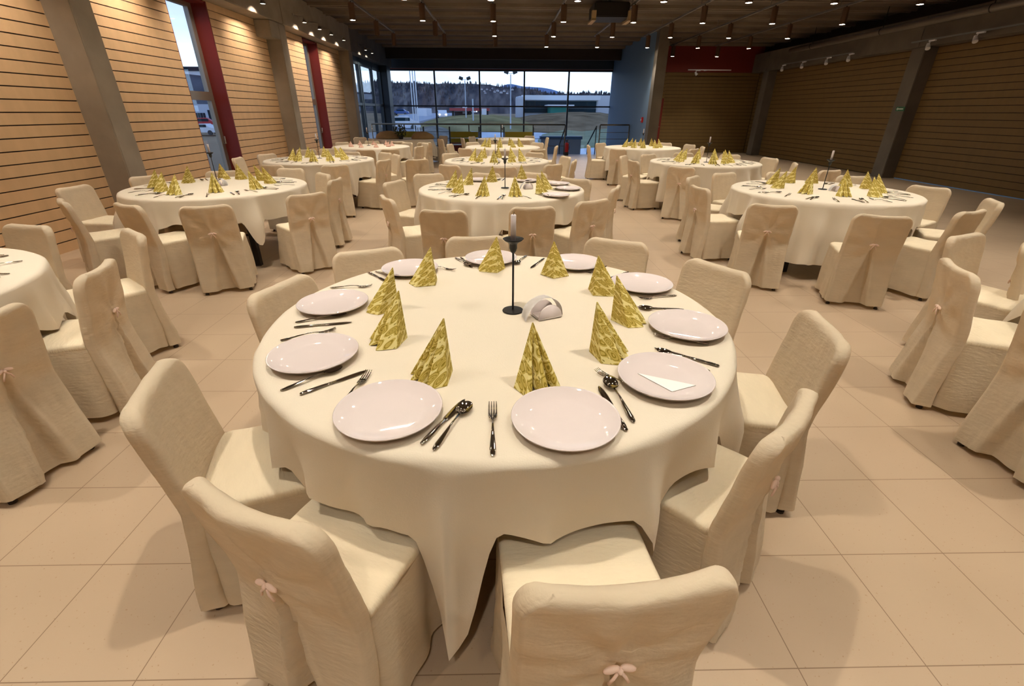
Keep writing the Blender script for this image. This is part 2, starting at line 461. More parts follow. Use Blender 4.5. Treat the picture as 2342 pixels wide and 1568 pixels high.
struct('wall_far_right_outer', boxbm(XB+.1, YRW+.06, -.1, XR+.6, YRW+.2, CEILZ), M['backing'])
struct('wall_right_outer', boxbm(XR+.055, YB-.2, -.1, XR+.2, YRW+.1, 3.7), M['backing'])
struct('wall_back', boxbm(XL-.3, YB-.2, 0, XR+.4, YB-.05, CEILZ), M['siding'])
struct('trim_19', boxbm(XB+.15, YRW+.05, 3.9, XR+.4, YF+.1, CEILZ), M['ceildark'])

# ------------------------------------------------------------------ lamps
def spot(name, loc, rot, W_, size, blend, col, parent=None, rad=.035):
    l = bpy.data.lights.new(name, 'SPOT'); l.energy = W_; l.spot_size = R(size); l.spot_blend = blend
    l.color = col; l.shadow_soft_size = rad
    o = bpy.data.objects.new(name, l); COL.objects.link(o); o.location = loc; o.rotation_euler = rot
    if parent: o.parent = parent
    return o
XS = [-3.42, -1.82, -.2, 1.43, 3.06, 4.68, 6.32, 7.98]
YS = [1.4, 3.7, 6.0, 8.3, 10.6, 12.85, 15.17, 17.43, 19.9, -.9]
def make_can():
    t = empty('ceiling_spotlight')
    bm = bmesh.new(); lathe(bm, [(0, .33), (.066, .33), (.07, .32), (.07, .012), (.066, 0), (.058, 0), (.056, .03), (.03, .05)], 20)
    obj('lamp_can', bm, M['lamp'], t, smooth=False)
    bm = bmesh.new(); tube(bm, [(0, 0, .33), (0, 0, .38)], .012, 8); obj('stem', bm, M['black'], t)
    return t
can_on = make_can()
bm = bmesh.new(); lathe(bm, [(.057, .004), (.05, .006), (0, .008)], 20); bulb = obj('bulb', bm, M['glow'], can_on)
can_off = make_can()
bm = bmesh.new(); lathe(bm, [(.057, .02), (0, .024)], 20); obj('bulb', bm, M['acblack'], can_off)
register(can_on); register(can_off)
ZL = 3.39
OFF = {(0, 6), (1, 6), (0, 7), (1, 7), (2, 7)}
first = {'on': True, 'off': True}
ORD = ['first', 'second', 'third', 'fourth', 'fifth', 'sixth', 'seventh', 'eighth', 'ninth', 'tenth']
for j, y in enumerate(YS):
    for i, x in enumerate(XS):
        if j == 8 and i < 6: continue
        if (j < 4 or j == 9) and i == 7: continue
        off = (i, j) in OFF
        src, key = (can_off, 'off') if off else (can_on, 'on')
        if first[key]: o = src; first[key] = False
        else: o = clone(src)
        o.location = (x, y, ZL)
        tag(o, '%s brown ceiling spotlight, %s from left in the %s row from the glass' % ('unlit' if off else 'lit', ORD[i], ORD[8-j] if j < 9 else ORD[9]), 'spotlight', 'ceiling cylinder spotlights')
        if not off:
            l = spot('spot_light', (0, 0, -.004), (0, 0, 0), SPOT_W, 88, .75, SPOT_COL, o)
for i, x in enumerate(XS):
    y1 = 18.0 if i > 1 else 17.6
    if i >= 6: y1 = 20.2
    o = obj('ceiling_track', boxbm(x-.02, .6, ZL+.36, x+.02, y1, ZL+.40), M['track'])
    tag(o, 'thin grey lighting track under the ceiling, %s from the left' % ORD[i], 'lighting track', 'lighting tracks')
    bm = bmesh.new()
    for y in range(1, int(y1), 3): box(bm, x-.006, y+.1, ZL+.4, x+.006, y+.112, CEILZ)
    obj('hanger', bm, M['track'], o)

# wall washers on the left beam
def make_washer():
    t = empty('wall_spotlight')
    obj('mount_plate', boxbm(0, -.1, .1, .012, .1, .14), M['alu'], t)
    bm = bmesh.new(); tube(bm, [(.01, 0, .12), (.20, 0, .10), (.22, 0, .04)], .01, 8); obj('arm', bm, M['alu'], t)
    bm = bmesh.new(); lathe(bm, [(.0, .05), (.03, .04), (.055, -.03), (.05, -.03), (.02, .02)], 16, (.22, 0, 0)); h = obj('lamp_head', bm, M['alu'], t)
    bm = bmesh.new(); lathe(bm, [(.046, -.024), (0, -.02)], 12, (.22, 0, 0)); obj('bulb', bm, M['glowhot'], h)
    return t
wash = make_washer(); register(wash)
wy = [-2, .0, 2.0, 4.0, 5.6, 7.7, 9.3, 11.0, 13.1, 14.1, 15.0, 16.1, 18.5, 19.4]
for i, y in enumerate(wy):
    o = wash if i == 0 else clone(wash)
    o.location = (XL+.361, y, 3.40)
    where = '' if i < 8 else ', %s of the six far ones' % ORD[i-8]
    tag(o, 'small metal spotlight on the left beam%s' % (where if where else ', %s of the near ones' % ORD[i]), 'spotlight', 'halogen spotlights on the left beam')
    sp = spot('wash_light', (.23, 0, -.03), (R(0), R(32), 0), WALL_W, 104, .9, WALL_COL, o, rad=.03)
# unlit spots on tracks along the right beam
def make_white_spot():
    t = empty('track_spotlight')
    obj('adapter', boxbm(-.02, -.09, .09, .02, .09, .12), M['white'], t)
    bm = bmesh.new(); tube(bm, [(0, .06, .09), (0, .08, .04)], .012, 8); obj('arm', bm, M['white'], t)
    bm = bmesh.new(); tube(bm, [(0.0, .1, .06), (-.01, .07, 0), (-.03, .03, -.05)], [.03, .045, .05], 12); obj('lamp_head', bm, M['white'], t, smooth=False)
    return t
ws = make_white_spot(); register(ws)
pts = [at(px, py, X=XR-.5) for px, py in ((1793, 152), (1838, 148), (1895, 137), (1946, 130), (2128, 108), (2235, 98))]
for i, p in enumerate(pts):
    o = ws if i == 0 else clone(ws)
    o.location = (XR-.5, p.y, 2.93)
    tag(o, 'white unlit spotlight on the right wall track, %s from the far end' % ORD[i], 'spotlight', 'white spotlights on the right track')
for i, (a, b) in enumerate(((at(1793, 150, X=XR-.5).y, at(1950, 130, X=XR-.5).y), (at(2085, 100, X=XR-.5).y, 5.0))):
    o = obj('spotlight_rail', boxbm(XR-.52, min(a, b), 3.05, XR-.48, max(a, b), 3.08), M['track'])
    tag(o, 'pale track for spotlights before the right beam, %s stretch' % ('farther' if i == 0 else 'nearer'), 'lighting track')
    for y in (min(a, b)+.3, max(a, b)-.3):
        obj('bracket', boxbm(XR-.5, y, 3.06, XR-.34, y+.02, 3.075), M['track'], o)
o = obj('spotlight_rail', boxbm(7.3, YRW-.5, 3.02, 9.0, YRW-.46, 3.05), M['white']); tag(o, 'white track with one lit spotlight before the dark red upper wall', 'lighting track')
obj('bracket', boxbm(8.1, YRW-.47, 3.03, 8.14, YRW-.03, 3.05), M['white'], o)
o = clone(ws); o.location = (7.7, YRW-.48, 2.91); o.rotation_euler = (0, 0, PI/2); tag(o, 'white spotlight on the track before the dark red upper wall', 'spotlight')

# pipe along the right beam, suspended unit on the ceiling
bm = bmesh.new()
pa, pb = at(1900, 90, X=XR-.62), at(2342, 12, X=XR-.62)
tube(bm, [(XR-.62, 2, 3.42), (XR-.62, 18.2, 3.42)], .075, 16)
o = obj('ventilation_pipe', bm, mat('grey_pipe', srgb(120, 112, 104), .45, metal=.3), smooth=True); tag(o, 'long grey round pipe running under the ceiling along the right beam', 'pipe')
for y in (4, 8, 11, 14, 17):
    bm = bmesh.new(); 
    bmesh.ops.create_cone(bm, segments=20, radius1=.082, radius2=.082, depth=.03, matrix=Matrix.Translation((XR-.62, y, 3.42)) @ Matrix.Rotation(PI/2, 4, 'X'))
    box(bm, XR-.625, y-.008, 3.49, XR-.615, y+.008, CEILZ)
    obj('pipe_clip', bm, M['black'], o)
p0, p1 = at(1343, 3, z=3.72), at(1412, 33, z=3.55)
o = empty('ceiling_cassette', (2.62, 13.6, 3.66), label='black box unit with two tan end brackets hanging under the ceiling', cat='air unit')
obj('casing', boxbm(-.42, -.35, -.1, .42, .45, .2, bev=.02), M['acblack'], o)
for sx in (-1, 1):
    bm = bmesh.new(); box(bm, sx*.43-.05, -.42, -.16, sx*.43+.05, -.3, .02); box(bm, sx*.43-.05, -.42, -.18, sx*.43+.05, .2, -.14); obj('bracket', bm, M['actan'], o)
obj('hanger', boxbm(-.02, .0, .2, .02, .04, CEILZ-3.66), M['acblack'], o)
p = at(2060, 249, X=XR-.33)
o = empty('exit_sign', (XR-.335, p.y, p.z), label='small green sign with a white arrow on the grey column by the right wall', cat='sign')
obj('plate', boxbm(-.012, -.14, -.05, 0.0, .14, .05), M['sign'], o)
bm = bmesh.new(); box(bm, -.016, -.1, -.012, -.012, .11, .012); box(bm, -.016, .07, -.03, -.012, .09, .03); obj('arrow', bm, M['signw'], o)

# ------------------------------------------------------------------ banquet chair in its slip cover
CH = .79
def chair_back_bm(seed):
    rnd = random.Random(seed); off = Vector((seed*3.1, seed*1.7, 0))
    bm = bmesh.new(); rings = []
    zs = [.03, .035, .07, .12, .17, .22, .27, .32, .37, .41, .44, .47, .5, .53, .56, .59, .62, .65, .68, .70, .715, .73, .742, .753, .763, .772, .779, .785, .789, .791]
    lean = rnd.uniform(-.01, .015); slit = rnd.uniform(.055, .085); twist = rnd.uniform(-.02, .02)
    for z in zs:
        rc = .075
        w = .207
        if z > CH-rc: 
            q = min(1, (z-(CH-rc))/rc); w = .207-rc+rc*math.sqrt(max(0, 1-q*q*.98))
        w += .008*max(0, (.45-z)/.45)**1.3
        yf = -.185 - .055*max(0, (z-.45)/.34)
        th = .052
        yr = yf-th - .0 if z > .45 else -.237 - (.45-z)/.42*(.026+lean)
        if z > .765:
            q = (z-.765)/.026; sh = .022*(1-math.sqrt(max(0, 1-min(1, q)**2)))
            yf -= sh; yr += sh
        n1, n2, ns = 22, 44, 5
        pts = []
        rr = min(.02, (yf-yr)*.45)
        for k in range(n1):
            x = -w+rr + (2*(w-rr))*k/(n1-1); pts.append([x, yf, 'f'])
        for k in range(1, ns):
            a = PI/2*(1-k/ns); pts.append([w-rr+rr*math.cos(a), yf-rr+rr*math.sin(a), 's'])
        for k in range(ns):
            t = k/(ns-1); pts.append([w, yf-rr-(yf-yr-2*rr)*t, 's'])
        for k in range(1, ns):
            a = -PI/2*(k/ns); pts.append([w-rr+rr*math.cos(a), yr+rr+rr*math.sin(a), 's'])
        for k in range(n2):
            x = w-rr-(2*(w-rr))*k/(n2-1); pts.append([x, yr, 'r'])
        for k in range(1, ns):
            a = -PI/2-PI/2*k/ns; pts.append([-w+rr+rr*math.cos(a), yr+rr+rr*math.sin(a), 's'])
        for k in range(ns):
            t = 1-k/(ns-1); pts.append([-w, yf-rr-(yf-yr-2*rr)*t, 's'])
        for k in range(1, ns):
            a = PI-PI/2*k/ns; pts.append([-w+rr+rr*math.cos(a), yf-rr+rr*math.sin(a), 's'])
        ring = []
        for x, y, s in pts:
            zz = z
            if s == 'r' and z < .545:
                sw = slit*(.55-z)/.5+.002
                cx = twist*(.55-z)
                u = abs(x-cx)/sw
                if u < 1: y += min(.052, .018+.12*(.56-z))*min(1, (1-u)*3.2)
                elif u < 1.5: y -= .006
            if s == 'r' and .25 < z < .78:       # folds radiating from the tie
                dx, dz = x, z-.56; rr_ = math.hypot(dx, dz)
                ang = math.atan2(dz, dx)
                y -= .0065*math.sin(ang*7+seed)*math.exp(-((rr_-.11)/.09)**2)
                if z > .56: y += .010*math.exp(-(x/.08)**2)*math.exp(-((z-.6)/.07)**2)
            y += .55*x*x*(1 if z > .4 else max(0, z-.1)/.3)
            nv = noise.noise(Vector((x*9, y*9, z*5))+off)
            nf = noise.noise(Vector((x*24, y*24, z*16))+off)
            amp = .006+.008*max(0, (.5-z))
            if s == 'f': amp *= .35
            y += nv*amp+nf*.0025
            xx = x*(1+ .035*nv*max(0, .6-z)) + (.002*nf if s == 's' else 0)
            if z < .06: zz = z + .012*noise.noise(Vector((x*7, y*7, seed)))
            zz += .35*x*x*max(0, (z-.6)/.19)
            ring.append(bm.verts.new((xx, y, zz)))
        for q in (n1+2*ns+3-2, len(ring)-2*ns-3):
            v = ring[q]; d = Vector((v.co.x, v.co.y+.21, 0)).normalized(); v.co += d*.0035
        rings.append(ring)
    loft(bm, rings, cap=False)
    bm.faces.new(rings[-1])
    return bm

def rrect(w, y0, y1, r, n):
    """rounded rectangle outline, evenly spaced points"""
    cx = [(w-r, y1-r, 0), (-w+r, y1-r, PI/2), (-w+r, y0+r, PI), (w-r, y0+r, 3*PI/2)]
    pts = []
    for x, y, a0 in cx:
        for k in range(6): pts.append((x+r*math.cos(a0+PI/2*k/5), y+r*math.sin(a0+PI/2*k/5)))
    # resample
    L = [0]
    for a, b in zip(pts, pts[1:]+pts[:1]): L.append(L[-1]+math.hypot(a[0]-b[0], a[1]-b[1]))
    out = []; tot = L[-1]; j = 0; P = pts+pts[:1]
    for k in range(n):
        s = tot*k/n
        while L[j+1] < s: j += 1
        u = (s-L[j])/max(1e-9, L[j+1]-L[j])
        out.append((P[j][0]+(P[j+1][0]-P[j][0])*u, P[j][1]+(P[j+1][1]-P[j][1])*u))
    return out

def seat_bm(seed):
    off = Vector((seed*2.3, 5, 0)); bm = bmesh.new(); rings = []
    for ins, z in ((.012, .405), (.002, .415), (0, .43), (.0, .444), (.006, .451), (.016, .456), (.05, .458), (.10, .461), (.15, .463), (.185, .464)):
        ring = []
        for x, y in rrect(.203-ins, -.185+ins, .213-ins, max(.008, .03-ins*.1), 72):
            n = noise.noise(Vector((x*12, y*12, 0))+off)
            ring.append(bm.verts.new((x, y, z+n*.004+.0015*noise.noise(Vector((x*40, y*14, 1))+off))))
        rings.append(ring)
    loft(bm, rings, cap=False); bm.faces.new(rings[-1]); return bm

def skirt_bm(seed):
    rnd = random.Random(seed+50); off = Vector((seed*4.3, 9, 0)); bm = bmesh.new(); rings = []
    ph = rnd.uniform(0, 6)
    for z in (.425, .40, .36, .31, .26, .21, .16, .11, .07, .035):
        t = (.425-z)/.39; ring = []
        o_ = rrect(.204+.016*t, -.19, .214+.022*t, .03, 96)
        for k, (x, y) in enumerate(o_):
            a = 2*PI*k/96
            wv = .010*t*math.sin(a*6+ph)+.008*t*math.sin(a*11+ph*2)
            n = noise.noise(Vector((x*10, y*10, z*4))+off)
            d = Vector((x, y-.01, 0)).normalized()
            s = wv+n*(.004+.012*t)+.002*noise.noise(Vector((x*26, y*26, z*18))+off)
            zz = z + (.015*n if z < .05 else 0)
            ring.append(bm.verts.new((x+d.x*s, y+d.y*s, zz)))
        rings.append(ring)
    loft(bm, rings, cap=False); return bm

def ellips(bm, c, r, m=None, seg=12, rg=8):
    q = bmesh.ops.create_uvsphere(bm, u_segments=seg, v_segments=rg, radius=1)
    for v in q['verts']:
        v.co = Vector((v.co.x*r[0], v.co.y*r[1], v.co.z*r[2]))
        if m: v.co = m @ v.co
        v.co += Vector(c)

def make_chair(seed):
    t = empty('banquet_chair')
    obj('backrest', chair_back_bm(seed), M['cover'], t, smooth=True)
    s = obj('seat', seat_bm(seed), M['cover2'], t, smooth=True)
    obj('skirt', skirt_bm(seed), M['cover'], t, smooth=True)
    bm = bmesh.new()
    for sx in (-1, 1): ellips(bm, (sx*.017, -.262, .555), (.018, .007, .008), Matrix.Rotation(sx*.35, 3, 'Y'))
    ellips(bm, (0, -.264, .553), (.007, .008, .008))
    for sx in (-1, 1): tube(bm, [(0, -.262, .55), (sx*.012, -.268, .535), (sx*.02, -.266, .515)], .0035, 6)
    obj('tie', bm, M['tie'], t, smooth=True)
    for x, y in ((-.17, .18), (.17, .18), (-.18, -.225), (.18, -.225)):
        bm = bmesh.new(); tube(bm, [(x, y, 0), (x, y, .012)], .016, 10); tube(bm, [(x, y, .012), (x*.96, y*.96, .20)], .011, 10)
        obj('leg', bm, M['foot'], t)
    register(t)
    return t
NV = 7
CHAIRS = [make_chair(i*1.37+1) for i in range(NV)]
used = [False]*NV
cc = [0]
CHAIROBJ = []
CHAIRPOS = []     # (table key, x, y, heading)

TABLES = {'M': (-.02, 1.78), 'L0': (-3.26, 1.97), 'R0': (3.62, 1.70), 'L': (-3.2, 5.5), 'C': (-.01, 5.42), 'R': (3.54, 5.26),
          'L2': (-3.23, 8.82), 'C2': (-.10, 8.74), 'R2': (3.55, 8.60), 'L3': (-3.21, 12.32), 'C3': (.01, 12.35), 'R3': (3.48, 12.36), 'C4': (.13, 16.2), 'L4': (-3.1, 15.9)}
TNAME = {'M': 'the foreground table', 'L0': 'the left-edge table', 'R0': 'the right-edge table', 'L': 'the second-row left table',
         'C': 'the second-row centre table', 'R': 'the second-row right table', 'L2': 'the third-row left table', 'C2': 'the third-row centre table',
         'R2': 'the third-row right table', 'L3': 'the pink-napkin table', 'C3': 'the fourth-row centre table', 'R3': 'the fourth-row right table',
         'C4': 'the farthest centre table', 'L4': 'the shaded far table'}
TR, TZ = .91, .76
HW = {0: 'twelve', 1: 'one', 2: 'two', 3: 'three', 4: 'four', 5: 'five', 6: 'six', 7: 'seven', 8: 'eight', 9: 'nine', 10: 'ten', 11: 'eleven'}
labels = {}
def clock(dx, dy):
    h = (math.degrees(math.atan2(dx, dy))/30) % 12
    q = round(h*2)/2 % 12
    return HW[int(q)]+" o'clock" if q == int(q) else 'half past '+HW[int(q)]
def uniq(l):
    if l in labels:
        labels[l] += 1
        alt = l+', outer' if labels[l] == 2 else l+', outermost'
        if alt in labels: alt = l + ', '+ORD[labels[l]-1]
        labels[alt] = 1
        return alt
    labels[l] = 1; return l

def place_chair(x, y, h, key):
    """h = heading of the sitter (toward the table)"""
    i = cc[0] % NV
    if not used[i]: o = CHAIRS[i]; used[i] = True
    else: o = clone(CHAIRS[i])
    cc[0] += 1
    o.location = (x, y, 0); o.rotation_euler = (0, 0, h-PI/2)
    tx, ty = TABLES[key]
    CHAIRPOS.append((key, x, y, h)); CHAIROBJ.append(o)
    f = math.sin(h)
    side = 'back to camera' if f > .45 else ('facing camera' if f < -.45 else ('turned right' if math.cos(h) > 0 else 'turned left'))
    tag(o, uniq('cream covered chair at %s of %s, %s' % (clock(x-tx, y-ty), TNAME[key], side)), 'chair', 'cream covered banquet chairs')
    return o

def chair_px(key, a, b=None, dh=0, front=None):
    """a, b: photo pixels of the two top corners of the backrest"""
    tx, ty = TABLES[key]
    A = at(a[0], a[1], z=CH-.005)
    if b is None: c = A; v = None
    else:
        B = at(b[0], b[1], z=CH-.005); c = (A+B)/2; v = B-A
    th = math.atan2(ty-c.y, tx-c.x)
    h = th
    if v is not None and v.length > .2 and c.y < 7:
        h1 = math.atan2(v.y, v.x)+PI/2
        while h1-th > PI: h1 -= 2*PI
        while h1-th < -PI: h1 += 2*PI
        if abs(h1-th) > PI/2: h1 += PI if h1 < th else -PI
        h = th + max(-.6, min(.6, h1-th))
    h += dh
    o = .265
    place_chair(c.x+math.cos(h)*o, c.y+math.sin(h)*o, h, key)

def chair_back_at(cx, cy, deg, key):
    place_chair(cx+.265*math.cos(R(deg)), cy+.265*math.sin(R(deg)), R(deg), key)
# foreground table
chair_px('M', (1165, 1385), (1725, 1328))
chair_back_at(-.545, .70, 65, 'M')
chair_back_at(-1.07, 1.19, 18, 'M')
chair_back_at(-.99, 2.06, -18, 'M')
chair_px('M', (762, 582), (912, 566))
chair_px('M', (1018, 545), (1160, 541))
chair_px('M', (1340, 543), (1490, 560))
chair_px('M', (1580, 590), (1722, 632))
chair_back_at(1.255, 1.585, 168, 'M')
chair_back_at(.80, 1.01, 135, 'M')
# left edge table
chair_px('L0', (5, 513), (130, 520)); chair_px('L0', (186, 640), (264, 590)); chair_px('L0', (284, 520), (338, 545))
chair_back_at(-2.06, 1.69, 172, 'L0')
# second row, left
for a, b in (((400, 477), (533, 469)), ((243, 463), (328, 476)), ((657, 450), (746, 440)), ((757, 415), (782, 406)), ((725, 394), (760, 402)),
             ((636, 386), (695, 386)), ((297, 407), (362, 400)), ((478, 393), (537, 391)), ((137, 432), (188, 424)), ((127, 452), (150, 470))):
    chair_px('L', a, b)
# second row, centre
for a, b in (((968, 482), (1054, 484)), ((1165, 477), (1274, 474)), ((1319, 465), (1400, 455)), ((866, 445), (896, 461)), ((878, 420), (916, 412)),
             ((943, 400), (1013, 397)), ((1082, 396), (1143, 398)), ((1190, 394), (1254, 398)), ((1297, 409), (1354, 413)), ((1398, 432), (1409, 424))):
    chair_px('C', a, b)
# second row, right
for a, b in (((1712, 467), (1831, 474)), ((1956, 491), (2094, 500)), ((1577, 423), (1619, 435)), ((1574, 406), (1590, 404)), ((1627, 398), (1682, 395)),
             ((1745, 395), (1818, 394)), ((1910, 402), (1996, 405)), ((2087, 424), (2174, 433)), ((2196, 489), (2263, 480)), ((2268, 456), (2293, 466))):
    chair_px('R', a, b)
# right edge table
chair_px('R0', (2172, 544), (2235, 534)); chair_back_at(2.44, 2.36, -22, 'R0'); chair_px('R0', (2338, 565), (2370, 545)); 
chair_back_at(2.33, 1.66, 5, 'R0')
# third row
for key, L in {'L2': [((584, 354), (630, 352)), ((589, 378), (648, 379)), ((733, 379), (798, 379)), ((861, 368), (899, 365)), ((903, 352), (911, 356)), ((870, 349), (898, 351)),
                      ((786, 347), (820, 349)), ((729, 340), (760, 341)), ((700, 341), (714, 343)), ((530, 361), (550, 362))],
               'C2': [((1002, 378), (1049, 379)), ((1119, 383), (1185, 383)), ((1247, 377), (1289, 377)), ((1008, 352), (1049, 350)), ((1204, 349), (1246, 350)),
                      ((1288, 359), (1304, 358)), ((1310, 369), (1322, 366))],
               'R2': [((1527, 383), (1590, 383)), ((1431, 367), (1462, 369)), ((1418, 358), (1430, 356)), ((1464, 354), (1500, 353)), ((1546, 351), (1580, 350)),
                      ((1648, 353), (1695, 355)), ((1742, 361), (1785, 363)), ((1815, 373), (1829, 375)), ((1890, 391), (1915, 390))],
               'L3': [((765, 326), (797, 325)), ((808, 315), (838, 314)), ((835, 323), (865, 322)), ((815, 343), (860, 343)), ((869, 342), (910, 342)), ((921, 326), (944, 327)),
                      ((949, 335), (972, 335)), ((967, 327), (981, 329)), ((944, 361), (966, 370))],
               'C3': [((1046, 340), (1078, 340)), ((1214, 343), (1247, 343)), ((1065, 326), (1094, 325)), ((1217, 326), (1244, 327)), ((1266, 333), (1283, 336)),
                      ((1017, 330), (1037, 330)), ((1130, 345), (1165, 345))],
               'R3': [((1337, 332), (1352, 333)), ((1361, 328), (1384, 327)), ((1392, 341), (1435, 342)), ((1566, 331), (1593, 331)), ((1580, 341), (1600, 341)),
                      ((1511, 327), (1531, 327)), ((1440, 326), (1455, 326)), ((1605, 337), (1614, 335))],
               'C4': [((1048, 316), (1064, 316)), ((1001, 319), (1010, 318)), ((1246, 314), (1261, 316)), ((1120, 321), (1145, 321)), ((1185, 321), (1210, 321)), ((1070, 313), (1086, 312)), ((1200, 311), (1224, 311))],
               'L4': [((893, 324), (925, 324)), ((958, 326), (985, 327)), ((1009, 311), (1021, 311)), ((862, 317), (880, 316))]}.items():
    for a, b in L: chair_px(key, a, b)
for k, u in enumerate(used):
    if not u: print('unused chair', k)

# keep chairs from standing in one another
for it in range(30):
    moved = False
    for i in range(len(CHAIRPOS)):
        for j in range(i+1, len(CHAIRPOS)):
            a, b = CHAIRPOS[i], CHAIRPOS[j]
            dx, dy = b[1]-a[1], b[2]-a[2]; d = math.hypot(dx, dy)
            if d < .44 and a[0] != 'M' and min(a[2], b[2]) > 4:
                s = (.445-d)/2/max(d, .01)
                CHAIRPOS[i] = (a[0], a[1]-dx*s, a[2]-dy*s, a[3]); CHAIRPOS[j] = (b[0], b[1]+dx*s, b[2]+dy*s, b[3]); moved = True
    if not moved: break

    for i, (k, x, y, h) in enumerate(CHAIRPOS):
        tx, ty = TABLES[k]; d = math.hypot(x-tx, y-ty)
        if d < .82: CHAIRPOS[i] = (k, tx+(x-tx)*.82/d, ty+(y-ty)*.82/d, h)
for o, (k, x, y, h) in zip(CHAIROBJ, CHAIRPOS): o.location = (x, y, 0)

# ------------------------------------------------------------------ tables and cloths
def make_table():
    t = empty('round_table')
    bm = bmesh.new(); lathe(bm, [(0, .728), (.885, .728), (.895, .735), (.895, .75), (.89, .755), (0, .755)], 64); obj('tabletop', bm, M['tabletop'], t)
    for sx in (-1, 1):
        for sy in (-1, 1):
            obj('leg', boxbm(sx*.52-.028, sy*.52-.028, 0, sx*.52+.028, sy*.52+.028, .728), M['tabletop'], t)
    register(t); return t
TAB = make_table(); tab_used = False

def smooth(a, b, x):
    t = max(0, min(1, (x-a)/(b-a))); return t*t*(3-2*t)

def cloth_bm(key, rot, seed, a=1.36):
    cx, cy = TABLES[key]; NA = 288 if cy < 7 else 160
    rnd = random.Random(seed)
    ch = []
    for k, x, y, h in CHAIRPOS:
        d = math.hypot(x-cx, y-cy)
        if d < 1.32: ch.append((math.atan2(y-cy, x-cx), d))
    bm = bmesh.new(); rings = []
    for rr in (.2, .4, .6, .75, .85, .89):
        rings.append([bm.verts.new((rr*math.cos(2*PI*k/NA), rr*math.sin(2*PI*k/NA), TZ+.0008*noise.noise(Vector((rr*5*math.cos(2*PI*k/NA), rr*5*math.sin(2*PI*k/NA), seed))))) for k in range(NA)])
    drops = []; near_ = []
    for k in range(NA):
        th = 2*PI*k/NA - PI
        m = max(abs(math.cos(th-rot)), abs(math.sin(th-rot)))
        dr = a/m-.91
        dr = .60 - .5*math.log(1+math.exp((.60-dr)/.09))*.18
        nr = 0
        for (ca, d) in ch:
            df = abs((th-ca+PI) % (2*PI)-PI)
            nr = max(nr, 1-smooth(.20, .32, df))
        dr = dr*(1-nr) + min(dr, .262+.022*math.sin(th*9+seed*2)-.02*abs(math.sin(th*4+seed)))*nr
        dr += .012*math.sin(th*17+seed)
        drops.append(dr); near_.append(nr)
    # fold pattern
    folds = []
    f1, f2 = rnd.uniform(0, 6), rnd.uniform(0, 6)
    for k in range(NA):
        th = 2*PI*k/NA - PI
        a1 = math.sin(th*11+f1+1.2*math.sin(th*2+f2)); a2 = math.sin(th*19+f2+.8*math.sin(th*3))
        v = .75*(1-2*abs(a1)**.7)+.4*a2
        folds.append(v)
    ROW = [0, .015, .04, .08, .14, .22, .32, .43, .55, .67, .79, .9, 1]
    for j, t in enumerate(ROW):
        ring = []
        for k in range(NA):
            th = 2*PI*k/NA - PI
            dr, nr = drops[k], near_[k]
            dep = dr*t
            env = smooth(0, .34, dep)
            r = .91 + .012*smooth(0, .05, t) + env*(.078*folds[k]*(1-.6*nr)+.05*(1-nr)+.014*nr)
            if j == 0: r = .904
            m = max(abs(math.cos(th-rot)), abs(math.sin(th-rot)))
            r += smooth(.35, .66, dep)*.05*smooth(1.25, 1.41, 1/m)
            r += .006*noise.noise(Vector((th*7, dep*9, seed)))*min(1, t*6)
            ring.append(bm.verts.new((r*math.cos(th), r*math.sin(th), TZ-.001*(j == 0)-dep-(.002 if j else 0))))
        if j == 0:    # align start angle with the top rings
            pass
        rings.append(ring)
    # the top rings start at angle 0, the drape at -pi: shift
    for i in range(6): rings[i] = rings[i][NA//2:]+rings[i][:NA//2]
    loft(bm, rings, cap=False); bm.faces.new(rings[0])
    return bm
for i, (key, (x, y)) in enumerate(TABLES.items()):
    o = TAB if not tab_used else clone(TAB); tab_used = True
    o.location = (x, y, 0); tag(o, 'dark round dining table under the cream cloth of %s' % TNAME[key], 'table', 'round tables')
    rot = {'M': R(-95+45), 'L': R(-60), 'R': R(-80), 'C': R(10), 'L0': R(30)}.get(key, R(20*i))
    c = obj('tablecloth', cloth_bm(key, rot, i*1.9, 1.36 if key == 'M' else 1.40), M['cloth'], smooth=True)
    c.location = (x, y, 0); tag(c, 'cream tablecloth hanging in folds over %s' % TNAME[key], 'tablecloth', 'cream tablecloths')

